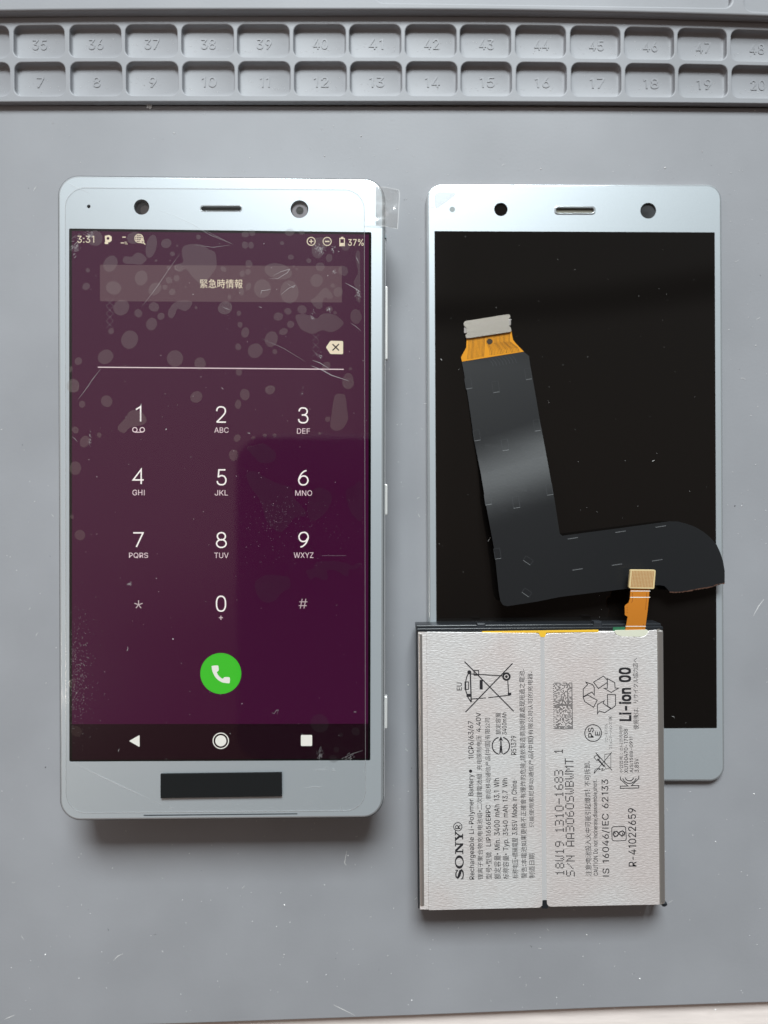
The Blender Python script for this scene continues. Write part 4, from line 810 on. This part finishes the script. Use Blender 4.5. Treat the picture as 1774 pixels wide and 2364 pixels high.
cp = [(1071,746),(1074,741),(1172,725.5),(1177,726),(1179,731),(1176,735),(1176,752),(1180,756),(1181.5,763),(1178,766),(1081,780.5),(1077,780),(1075,773),(1078.5,770),(1077,756),(1072,752)]
con = mk('connector_plate', bend(cp, 0, .5, False, lambda x, y: ZP+.62), mat('brushed_nickel', (.36,.33,.29), .42, metal=.75, bump=(2500,(1,2,1),.00005,.6), vary=(5000,(1,1,1),.12)), cable)
for cx, cy in ((1075,762),(1177,744)):
    mk('contact_tab', slab([rpoly(PP(box4(cx-3,cy-7,cx+3,cy+7), ZP+.4), .15, 3)], ZP+.05, ZP+.45, .05), M_frame2, con)
# torn copper edge
edge = [(1674,1346),(1655,1350),(1640,1355),(1625,1357.5),(1610,1360),(1590,1364),(1573,1366.5),(1558,1367),(1547,1366.5)]
g = G()
for A, B in zip(edge[:-1], edge[1:]):
    for k in range(6):
        t0 = k/6; t1 = (k+1)/6; a = (A[0]+(B[0]-A[0])*t0, A[1]+(B[1]-A[1])*t0); b = (A[0]+(B[0]-A[0])*t1, A[1]+(B[1]-A[1])*t1)
        w = random.uniform(.8, 2.4); z = rz(*a)+random.uniform(0,.05)
        vs = [(*P(a[0],a[1]-.8,z), z), (*P(b[0],b[1]-.8,z), z), (*P(b[0],b[1]+w,z), z-.05), (*P(a[0],a[1]+w,z), z-.05)]
        g.add(vs, [(0,1,2,3)])
mk('torn_copper_edge', g, mat('bare_copper', (.72,.42,.32), .3, metal=.9), cable)

# ---------------------------------------------------------------- battery
ZB0, ZB = 1.66, 7.6
bat = thing('phone_battery', 'silver foil rechargeable battery pack with printed label overlapping the display panel', 'battery', (*P(1250,1775,ZB), ZB0))
M_foil = mat('silver_foil', (.95,.935,.92), .40, metal=.5, bump=(1500, (.7,2.0,1), .00012, .9), vary=(1500, (.6,1.9,1), .10, .08))
n = M_foil.node_tree; b_ = n.nodes['Principled BSDF']; src = b_.inputs['Base Color'].links[0].from_socket   # faint uneven pinkish tint
nz = n.nodes.new('ShaderNodeTexNoise'); nz.inputs['Scale'].default_value = 45; nz.inputs['Detail'].default_value = 2
tcn = [q for q in n.nodes if q.type == 'TEX_COORD'][0]; n.links.new(tcn.outputs['Object'], nz.inputs['Vector'])
cr = n.nodes.new('ShaderNodeValToRGB'); cr.color_ramp.elements[0].position = .35; cr.color_ramp.elements[1].position = .65
cr.color_ramp.elements[0].color = (1, 1, 1, 1); cr.color_ramp.elements[1].color = (.95, .87, .85, 1); n.links.new(nz.outputs['Fac'], cr.inputs[0])
mu = n.nodes.new('ShaderNodeMixRGB'); mu.blend_type = 'MULTIPLY'; mu.inputs[0].default_value = 1
n.links.new(src, mu.inputs[1]); n.links.new(cr.outputs[0], mu.inputs[2]); n.links.new(mu.outputs[0], b_.inputs['Base Color'])
M_foil2 = mat('foil_side', (.68,.65,.62), .3, metal=.85, bump=(600,(1,.2,1),.00003,.3))
# core block (the pouch itself)
core = rpoly(PP([(966,1461),(1534,1455),(1539,2088),(970,2097)], ZB), .5, 4)
mk('pouch', slab([core], ZB0, ZB-.16, .5, 4), M_foil2, bat, True)
lab = mk('label_left', slab([rpoly(PP([(985.5,1459),(1248.5,1462),(1252.5,2096),(990.5,2102)], ZB), [.1,1.2,1.0,.1], 6)], ZB-.14, ZB, .05, 2), M_foil, bat, True)
tiltx = lambda px, y: px
# folded-over side band on the left
g = G(); n = 14
for k in range(n+1):
    t = k/n; yy = 1459+(2100-1459)*t; xo = 965+4.5*t; xi = 985.5+5*t; c = 3*math.sin(t*math.pi)
    for j, (x, z) in enumerate(((xo, ZB-1.0), (xo+.8, ZB-.45), (xo+5, ZB-.22), (xi-5, ZB-.1), (xi-.6, ZB-.02), (xi-.4, ZB-.12))):
        g.v.append((*P(x, yy, z), z))
for k in range(n):
    for j in range(5): a = k*6+j; g.f.append((a, a+6, a+7, a+1)); g.m.append(0)
mk('side_fold', g, M_foil, bat, True)
labr = mk('label_right', slab([rpoly(PP([(1258,1463),(1418,1459),(1424,1466),(1436,1470),(1482,1471),(1492,1467),(1500,1456),(1518,1454),(1524,2089),(1263.5,2094)], ZB), [1.2,.3,.5,.8,.8,.5,.3,.2,.2,1.0], 5)], ZB-.14, ZB, .05, 2), M_foil, bat, True)
g = G()
for k in range(n+1):
    t = k/n; yy = 1452.5+(2090-1452.5)*t; xo = 1535+3.5*t; xi = 1518+6*t
    for j, (x, z) in enumerate(((xi+.4, ZB-.12), (xi+.6, ZB-.02), (xi+5, ZB-.3), (xo-2.5, ZB-.55), (xo-.6, ZB-.8), (xo, ZB-1.5), (xo, ZB-5.4))):
        g.v.append((*P(x, yy, ZB), z))
for k in range(n):
    for j in range(6): a = k*7+j; g.f.append((a, a+7, a+8, a+1)); g.m.append(0)
mk('side_fold', g, mat('foil_fold', (.56,.52,.47), .38, metal=.7), bat, True)
M_strip = mat('pale_strip', (.46,.45,.45), .35, spec=.6)
mk('centre_strip', slab([PP([(1247,1465),(1259.5,1465),(1264,2092),(1251.5,2092)], ZB)], ZB-.15, ZB-.10), M_strip, bat)
M_yel = mat('yellow_tape', (.78,.47,.04), .35)
g = slab([rpoly(PP([(1114,1458),(1383,1454.5),(1383,1459),(1262,1461),(1260,1471),(1249,1471),(1244,1461),(1114,1461.5)], ZB), .1, 2)], ZB-.6, ZB-.05, .03)
mk('yellow_tape', g, M_yel, bat)
mk('cream_patch', slab([rpoly(PP([(1418,1455.5),(1500,1453.5),(1494,1467),(1482,1470),(1437,1469.5),(1424,1465)], ZB), .5, 4)], ZB-.3, ZB-.03, .02), mat('cream_tape', (.62,.62,.50), .5), bat)
# black plastic end frame
M_cap = mat('end_cap_plastic', (.016,.018,.021), .28, bump=(900,(1,1,1),.00004,.3))
g = slab([rpoly(PP([(961,1446),(1533,1441.5),(1534.5,1455),(961.5,1459)], ZB), .3, 4)], ZB0, ZB-1.3, .3, 3)
g.join(slab([rpoly(PP([(962,1452),(1533,1447),(1534.5,1455.5),(962.5,1460)], ZB), .3, 3)], ZB-1.5, ZB-.35, .22, 3))
g.join(slab([rpoly(PP([(961.5,1455),(966.5,1455),(971,2098),(966,2098)], ZB-1.2), .1, 2)], ZB0+.3, ZB-1.2, .1))
endcap = mk('end_cap', g, M_cap, bat, True)
for cx, cy in ((1110, 1446), (1379, 1441.5)):
    l0 = PP([(cx-11,cy+7),(cx+13,cy+7),(cx+10,cy-7),(cx-8,cy-7)], ZB-1.2); l1 = PP([(cx-9,cy+7),(cx+11,cy+7),(cx+9,cy-4),(cx-6,cy-4)], ZB-.5)
    g = loft([[(*p, ZB-3) for p in l0], [(*p, ZB-1.0) for p in l0], [(*p, ZB-.5) for p in l1]]); cap(g, 4)
    mk('clip', g, mat('clip_plastic', (.03,.033,.038), .25), endcap)
mk('corner_tab', slab([rpoly(PP([(1530,2086),(1541,2085),(1542.5,2091),(1536,2095),(1530,2094)], ZB-2), .25, 3)], ZB0, ZB-2, .2), M_cap, bat, True)
mk('corner_tab', slab([rpoly(PP([(1252,2076),(1264,2076),(1266,2096),(1251,2097)], ZB-.4), .25, 3)], ZB0, ZB-.08, .1), M_cap, bat, True)
mk('circuit_board', slab([PP([(1416,1448),(1444,1447.5),(1444,1456),(1416,1457)], ZB-.3)], ZB-.9, ZB-.32), mat('board_green', (.03,.14,.07), .4), bat)
# battery flex with connector pad
M_flex = mat('orange_flex', (.58,.20,.022), .32, metal=.15, coat=.5)
fx = [(1444,1456),(1447,1440),(1450,1424),(1443.5,1420),(1443,1400),(1446,1396),(1452,1392),(1455,1382),(1457,1356),(1500.5,1356),(1499,1380),(1496,1410),(1490,1455)]
fzf = lambda x, y: ZB-.15+.15*math.sin(max(0, (1456-y)/100)*3)
flex = mk('battery_flex', bend(fx, 0, .12, True, fzf), M_flex, bat, True)
g = G()
for y, x0, x1 in ((1364.5,1457,1502),(1379,1456,1502),(1446,1445,1492)):
    g.add([(*P(x,yy,fzf(x,yy)+.03), fzf(x,yy)+.03) for x, yy in ((x0,y-.8),(x0,y+.8),(x1,y+.8),(x1,y-.8))], [(0,1,2,3)])
mk('white_lines', g, mat('white_print', (.85,.78,.70), .4), flex)
g = G()
def fs_(pts, w):
    for A, B in zip(pts[:-1], pts[1:]):
        n2 = Vector((-(B[1]-A[1]), B[0]-A[0])).normalized()*w/2; vs = []
        for p, s_ in ((A,1),(A,-1),(B,-1),(B,1)): q = (p[0]+n2.x*s_, p[1]+n2.y*s_); z = fzf(*q)+.02; vs.append((*P(*q, z), z))
        g.add(vs, [(0,1,2,3)])
fs_([(1494,1368),(1492,1400),(1485,1452)], 1); fs_([(1461,1368),(1461,1388),(1458,1391)], 1)
for y in (1402,1408,1414): fs_([(1448,y),(1449.5,y)], 1.5)
mk('flex_traces', g, mat('flex_trace', (.22,.06,.01), .4), flex)
pad = [(1456.5,1315),(1515,1315.5),(1511.5,1360),(1452.5,1358.5)]
cz = ZB+.25
cn = mk('connector', slab([rpoly(PP(pad, cz), .4, 4)], cz-.75, cz, .06, 2), mat('pad_tan', (.60,.46,.24), .45), flex)
inner = lambda u, v: (1456.5+58.5*u-4*v+.5*u*v, 1315+.5*u+43.8*v)
g = G(); nu, nv = 15, 12
for i in range(nu):
    for j in range(nv):
        u = .06+.88*(i+.5)/nu; v = .07+.86*(j+.5)/nv; x, y = inner(u, v); r = 1.25
        g.add([(*P(x+dx, y+dy, cz+.012), cz+.012) for dx, dy in ((-r,-r),(r,-r),(r,r),(-r,r))], [(0,3,2,1)])
mk('solder_grid', g, mat('pad_dots', (.50,.24,.09), .4, metal=.3), cn)
# ---- printing on the label (black ink, a film's thickness proud of the foil)
zi = ZB+.012; T = .0117
def ink(name, g, par=lab): return mk(name, g, M_ink, par)
def rt(s, x0, x1, ys, ye, off=.0): return text(s, x0, ye, x1, ys, zi, off=off or .005, rot=True, tilt=T)
# SONY in heavy slab serif letters; local frame u along the word (0..1 per letter), v up
def word(u, v): # u px along (bottom->top), v 0..1 height
    y = 2032-u; return (1071-19*v+T*(y-2032), y)
def wl(pts): return PP([word(u, v) for u, v in pts], zi)
g = G()
# S
sp_ = [(21,.72),(19,.86),(13,.95),(7,.90),(4.5,.74),(8,.60),(14,.48),(21,.38),(23.2,.24),(19,.08),(12,.03),(6,.08),(3,.25)]
def wstroke(pts, ws):
    L = []; R = []
    q = [Vector((u, v*19)) for u, v in pts]
    for i in range(len(q)):
        a = q[max(0,i-1)]; b = q[min(len(q)-1,i+1)]; d = (b-a).normalized(); n2 = Vector((-d.y, d.x))*ws[i]/2
        L.append(q[i]+n2); R.append(q[i]-n2)
    return [(p.x, p.y/19) for p in L+R[::-1]]
g.join(flat([wl(wstroke(sp_, [2,2.6,2.6,3.4,5,6,6.5,6,5,3.4,2.6,2.6,2]))], zi))
g.join(flat([wl([(21,.66),(23.4,.66),(23.4,1.0),(21.5,1.0)])], zi+.001)); g.join(flat([wl([(1.5,0),(3.2,0),(3.2,.36),(1.5,.36)])], zi+.001))
# O
oc = lambda a, b: [word(41.5+a*math.cos(t*math.pi/16), .5+b*math.sin(t*math.pi/16)) for t in range(32)]
g.join(flat([PP(oc(15.5,.54), zi), PP(oc(9.3,.42), zi)], zi))
# N
g.join(flat([wl([(60,0),(71,0),(71,.12),(67.3,.12),(67.3,.74),(80.5,0),(84.5,0),(84.5,.88),(88,.88),(88,1),(77.5,1),(77.5,.88),(81.2,.88),(81.2,.36),(69.5,1),(60,1),(60,.88),(64,.88),(64,.12),(60,.12)])], zi))
# Y
g.join(flat([wl([(94,0),(107,0),(107,.12),(103.5,.12),(103.5,.42),(111,.88),(114,.88),(114,1),(103.5,1),(103.5,.88),(107,.88),(102,.56),(96.5,.88),(99.5,.88),(99.5,1),(86.5+2.5,1),(89,.88),(91,.88),(97.8,.42),(97.8,.12),(94,.12)])], zi))
ink('brand_lettering', g)
q = ring(1057.5,1909,9.6,1.8,zi); q.join(text('R', 1051.5, 1905, 1063.5, 1914, zi+.001, off=.01, rot=True)); ink('registered_mark', q)
ink('label_text', rt('Rechargeable Li-Polymer Battery', 1084, 1099, 2031, 1787.5)); 
q = rt('1ICP6/63/67', 1081.5, 1096, 1752, 1665); q.join(flat([circ(1087,1780.5,3.8,zi,14)], zi+.001)); ink('label_text', q)
ink('label_text', rt('锂离子聚合物充电电池组•二次鋰電池組 充电限制电压 4.40V', 1103.5, 1116, 2031, 1645))
ink('label_text', rt('型号•型號  LIP1656ERPC  索尼移动通信产品(中国)有限公司', 1122.5, 1137, 2030, 1658))
ink('label_text', rt('额定容量• Min. 3400 mAh 13.1 Wh', 1141.5, 1157, 2030, 1797))
ink('label_text', rt('标称容量• Typ. 3540 mAh 13.7 Wh', 1161.5, 1178, 2030, 1797))
ink('label_text', rt('标称电压•標稱電壓 3.85V Made in China•中国制造 R51379', 1183.5, 1197.5, 2029, 1699))
ink('label_text', rt('警告:本電池如果更换不正確會有爆炸的危險,請依製造商說明書處理用過之電池.', 1204, 1219, 2028, 1545.5))
ink('label_text', rt('制造日期', 1222, 1235.5, 2028, 1971)); ink('label_text', rt('只能使用索尼移动通信产品(中国)有限公司认可的充电器.', 1221.5, 1235, 1910.6, 1551))
ink('label_text', rt('EU', 1055, 1067, 1594, 1576)); ink('label_text', rt('额定容量', 1145, 1157, 1696, 1645)); ink('label_text', rt('3400mAh', 1160, 1170.5, 1696, 1645))
# recycling arrow in broken circle
q = G()
for a0_, a1_ in ((15, 165), (195, 345)):
    pts = [(1157+20*math.cos(math.radians(a_)), 1722-20*math.sin(math.radians(a_))) for a_ in range(a0_-90, a1_-89, 10)]
    q.join(stroke(pts, 2.6, zi))
q.join(stroke([(1157,1706),(1154,1741)], 1.6, zi+.001)); q.join(stroke([(1157,1706),(1160.5,1741)], 1.6, zi+.002)); q.join(stroke([(1157,1722),(1157.2,1739)], 3, zi+.003))
q.join(flat([PP([(1157,1700),(1162.5,1712),(1157,1708),(1151,1712)], zi)], zi+.004)); ink('recycling_arrow_mark', q)
# crossed-out bin
q = G(); k = [0]
def S_(pts, w=2.2, c=False): k[0] += 1; q.join(stroke(pts, w, zi+.0006*k[0], closed=c))
S_([(1073,1527.6),(1186.8,1642.5)], 2.6); S_([(1184,1531.5),(1075,1644.5)], 2.6)
S_([(1086.5,1555),(1088.5,1621)], 3); S_([(1087,1556),(1160,1560.5)]); S_([(1088,1614),(1122,1611.5)]); S_([(1128,1611),(1178,1605)]); S_([(1173,1572),(1175,1605)])
S_([(1083,1553),(1078,1563),(1075.5,1575),(1076,1595),(1081,1610),(1088,1621)], 2.4); S_([(1074,1574.5),(1082,1574.5),(1082,1592),(1074,1592)], 2, True)
S_([(1111.5,1569.6),(1111.5,1592)], 7); S_([(1095,1548),(1105.5,1548),(1105.5,1559),(1095,1559)], 2, True); S_([(1082.5,1602),(1082.5,1609)], 10); S_([(1177,1599.5),(1177,1605.5)], 8)
q.join(ring(1169.8,1562,7.6,4.4,zi+.02)); q.join(flat([circ(1169.8,1562,3.2,zi,16)], zi+.02)); q.join(flat([circ(1084,1552,4.6,zi,16)], zi+.021)); ink('crossed_bin_mark', q)
# dot matrix lines
FONT = {'1':'00100 01100 00100 00100 00100 00100 01110','8':'01110 10001 10001 01110 10001 10001 01110','W':'10001 10001 10001 10001 10101 10101 01010',
 '9':'01110 10001 10001 01111 00001 00010 01100','3':'11110 00001 00001 01110 00001 00001 11110','0':'01110 10001 10001 10001 10001 10001 01110','-':'00000 00000 00000 11111 00000 00000 00000',
 '6':'00110 01000 10000 11110 10001 10001 01110','S':'01111 10000 10000 01110 00001 00001 11110','/':'00000 00001 00010 00100 01000 10000 00000','N':'10001 11001 10101 10101 10011 10001 10001',
 'A':'01110 10001 10001 10001 11111 10001 10001','B':'11110 10001 10001 11110 10001 10001 11110','M':'10001 11011 10101 10101 10001 10001 10001','T':'11111 00100 00100 00100 00100 00100 00100'}
def dots(s, x0, x1, ys, pitch):
    g = G(); dy = pitch*.82/5; dx = (x1-x0)/7
    for i, ch in enumerate(s):
        if ch == ' ': continue
        for r, row in enumerate(FONT[ch].split()):
            for c, b in enumerate(row):
                if b == '1':
                    y = ys-pitch*i-dy*(c+.5); x = x0+dx*(r+.5)+T*(y-ys); a, b2 = dx*.40, dy*.46
                    g.add([(*P(x+u, y+w, zi), zi) for u, w in ((-a,b2),(a,b2),(a,-b2),(-a,-b2))], [(0,1,2,3)])
    return g
ink('date_code', dots('18W19 1310-1683  1', 1283, 1304, 2022, 16.5), labr)
ink('serial_code', dots('S/N AA3060SWBWMT', 1307.5, 1328, 2024, 17.25), labr)
g = G(); rnd = random.Random(3); R_, C_ = 18, 44
for r in range(R_):
    for c in range(C_):
        on = rnd.random() < .5
        if r == R_-1 or c == 0 or c == C_//2: on = True
        if r == 0: on = c % 2 == 0
        if on:
            y = 1684-(c+.5)*108/C_; x = 1278.5+(r+.5)*45/R_+T*(y-1684); a, b2 = .98, .95
            g.add([(*P(x+u, y+w, zi), zi) for u, w in ((-a,b2),(a,b2),(a,-b2),(-a,-b2))], [(0,1,2,3)])
ink('dot_code', g, labr)
for s, x0, x1, ys, ye in (('注意:电池投入火中可能引起爆炸! 不可拆卸.', 1352, 1366.5, 2023, 1758), ('CAUTION Do not incinerate,disassemble,short.', 1371, 1383.5, 2022, 1800.6),
    ('IS 16046/IEC 62133', 1391.5, 1409.5, 2024, 1799.6), ('R-41022659', 1452, 1470.5, 2001, 1866), ('수입업체 : 소니코리아㈜', 1431, 1439.5, 1785, 1676),
    ('XU100470-17038', 1442, 1451, 1785, 1683), ('A/S:1588-0911', 1454.5, 1463.5, 1784, 1701), ('3.85V', 1466, 1475.5, 1783, 1751), ('使用後は、リサイクル協力店へ', 1463, 1475.5, 1684, 1519),
    ('ソニーモバイル', 1396.5, 1404, 1714, 1672), ('コミュニケーションズ (株)', 1406, 1415, 1730, 1653)):
    ink('label_text', rt(s, x0, x1, ys, ye, .003 if s[0] in 'IR' else 0), labr)
ink('chemistry_text', rt('Li-ion 00', 1430, 1459, 1665, 1541, .026), labr)
q = ring(1370,1692.6,19.3,2,zi); q.join(rt('PS', 1358.5, 1371.5, 1703, 1680, .01)); q.join(rt('E', 1374.5, 1386, 1698.5, 1689, .01)); ink('safety_circle_mark', q, labr)
# three chasing arrows
q = G(); k[0] = 0; O_ = (1230, 1400)
for pl_ in ([(710,880),(825,810),(870,855),(868,885),(765,955)], [(870,840),(955,885),(960,950),(1000,950),(915,1000),(830,950),(870,950)],
            [(590,1050),(590,960),(640,910),(620,880),(700,910),(718,940),(718,1030),(690,995)], [(590,1055),(605,1105),(710,1172),(752,1090),(640,1030)],
            [(870,1025),(965,1025),(965,1150),(920,1190),(875,1160)], [(910,1190),(840,1235),(775,1215),(755,1248),(755,1140),(835,1095),(820,1125)]):
    S_(C(O_, 5.03, pl_), 1.9, True)
ink('recycling_mark', q, labr)
# KC mark, S mark, crossed tool mark
q = G(); k[0] = 0; OB = (1230, 1740)
S_(C(OB, 5.03, [(1020,408),(1020,378),(1110,378),(1022,300),(1022,268)]), 1.8); S_(C(OB, 5.03, [(1235,400),(1235,372),(1150,372),(1235,290),(1235,258)]), 1.8); S_(C(OB, 5.03, [(1020,405),(1235,400)]), 1.8)
for rr in (10, 16): S_([(1454+rr*math.cos(math.radians(a_)), 1793+rr*math.sin(math.radians(a_))) for a_ in range(15, 166, 15)], 2)
ink('approval_mark', q, labr)
q = G(); k[0] = 0
sq = rpoly([(1413,1909),(1445,1908),(1447,1941),(1414,1942)], 5, 4); S_(sq, 1.8, True)
S_([(1419,1919),(1416.5,1926),(1420,1932),(1426,1930),(1432,1921),(1438,1918.5),(1443,1923),(1441,1930)], 2.6); S_([(1424,1919),(1420,1921),(1421,1926)], 2.2); S_([(1436,1931),(1439,1928),(1438,1923)], 2.2)
S_([(1424,1919),(1431,1926),(1438,1932)], 2.4)
ink('square_mark', q, labr)
q = G(); k[0] = 0
S_([(1376,1738),(1414,1779)], 1.8); S_([(1413,1737),(1372,1786)], 1.6); S_([(1372,1748),(1379,1743),(1386,1752),(1379,1757)], 1.4, True); S_([(1380,1752),(1396,1770)], 3.2); S_([(1397,1742),(1411,1740),(1411,1772),(1400,1776),(1397,1770)], 1, True)
S_([(1372,1786),(1375,1776),(1385,1774),(1383,1778),(1393,1774),(1390,1779),(1398,1777)], 1.3)
ink('crossed_tool_mark', q, labr)

# ---------------------------------------------------------------- dust and lint
def inpoly(x, y, P_):
    c = False
    for i in range(len(P_)):
        (x1, y1), (x2, y2) = P_[i-1], P_[i]
        if (y1 > y) != (y2 > y) and x < (x2-x1)*(y-y1)/(y2-y1)+x1: c = not c
    return c
def on_px(x, y):                             # height of whatever lies at that photo position
    if 966 < x < 1535 and 1460 < y < 2090: return ZB+.05
    if 160 < x < 860 and 430 < y < 1875: return ZF+.09
    if 990 < x < 1665 and 440 < y < 1795: return None if (inpoly(x, y, ribbon_px) or (1060 < x < 1190 and 715 < y < 840) or (y > 1430 and x < 1540) or (1440 < x < 1525 and y > 1305)) else ZP+.03
    if y < 248: return None
    return .03
def lint(n, region, smin, smax, hair=.2):
    g = G()
    for _ in range(n):
        x = random.uniform(region[0], region[2]); y = random.uniform(region[1], region[3]); z = on_px(x, y)
        if z is None or abs(z-region[4]) > .2: continue
        if random.random() < hair:
            a = random.random()*6.3; L_ = random.uniform(4, 13); b_ = random.uniform(-1,1)
            pts = [(x+L_*t*math.cos(a+b_*t), y+L_*t*math.sin(a+b_*t)) for t in (0,.33,.66,1)]
            s = stroke(pts, random.uniform(.5,.9), z, taper=True)
            s.v = [(v[0], v[1], v[2]+.05) for v in s.v]; g.join(s)
        else:
            r = random.uniform(smin, smax)*(2 if random.random() < .08 else 1); X, Y = P(x, y, z); s_ = r*(H-z)/F; m_ = random.randint(4, 6)
            ps = [(X+s_*math.cos(6.283*i/m_)*random.uniform(.6,1.2), Y+s_*math.sin(6.283*i/m_)*random.uniform(.6,1.2), z) for i in range(m_)]
            g.add(ps+[(X, Y, z+s_*.8)], [(i, (i+1) % m_, m_) for i in range(m_)])
    return g
M_dust = mat('dust', (.72,.71,.70), .8)
M_dust2 = mat('dark_dust', (.06,.06,.06), .8)
g = lint(750, (0,250,1774,2340,.03), .5, 1.15, .10)
g.join(lint(260, (900,380,1774,1250,.03), .5, 1.1, .08))
for x, y in ((345,247),):
    for _ in range(9): X, Y = P(x+random.uniform(-5,5), y+random.uniform(-3,5), .1); g.add([(X,Y,.1),(X+.3,Y+.1,.2),(X+.1,Y+.4,.5),(X-.1,Y+.1,.3)], [(0,1,2),(0,2,3)])
for pts in ([(1740,1422),(1752,1400),(1765,1383)], [(262,2218),(272,2208),(284,2202)], [(1795-1774+780,1965),(796,1992),(800,1999)], [(10,2354),(22,2349),(34,2344)], [(1664,1405),(1672,1412)], [(770,2320),(790,2330),(820,2345)]):
    s = stroke(pts, 1.4, .05, taper=True); g.join(s)
for c in cells:                              # dust caught in the compartments
    for _ in range(16):
        x, y = warp(random.uniform(c[2]+8, c[4]-8), c[5]-abs(random.gauss(0, 18))-7)
        if y < c[3]+30: continue
        r = random.uniform(.4, 1.0)*.11; X, Y = P(x, y, .17)
        g.add([(X-r,Y,.175),(X,Y-r,.175),(X+r,Y,.175),(X,Y+r,.175),(X,Y,.24)], [(0,1,4),(1,2,4),(2,3,4),(3,0,4)])
tag(mk('mat_dust', g, M_dust), 'pale dust specks and lint scattered over the grey mat', 'dust', kind='stuff')
tag(mk('dark_specks', lint(60, (0,250,1774,2340,.03), .5, 1.0, .1), M_dust2), 'few dark specks scattered over the grey mat', 'dust', kind='stuff')
g = lint(120, (990,440,1665,1800,ZP+.03), .3, .7, .08)
tag(mk('panel_dust', g, M_dust), 'fine dust specks on the unlit black display glass', 'dust', kind='stuff')
g = lint(150, (165,440,850,1870,ZF+.09), .35, .75, .05)
tag(mk('film_dust', g, M_dust), 'fine dust specks on the film of the lit smartphone', 'dust', kind='stuff')

# ---------------------------------------------------------------- the phone that takes the picture (seen as a dark reflection)
cp_ = thing('camera_phone', 'dark phone held above, seen only as reflection in the lit screen', 'smartphone', (0, 0, H+3))
g = slab([rpoly([(-74,-125),(14,-125),(14,38),(-74,38)], 15, 10)], H+3, H+11, 1.5, 3)
mk('body', g, mat('camera_phone_case', (.03,.03,.032), .4), cp_, True)
for x, y in ((0, 22), (-19, 11)):
    mk('rear_lens', slab([[(x+6*math.cos(t*.314), y+6*math.sin(t*.314)) for t in range(20)]], H+1.6, H+2.95, .2), M_dark, cp_)
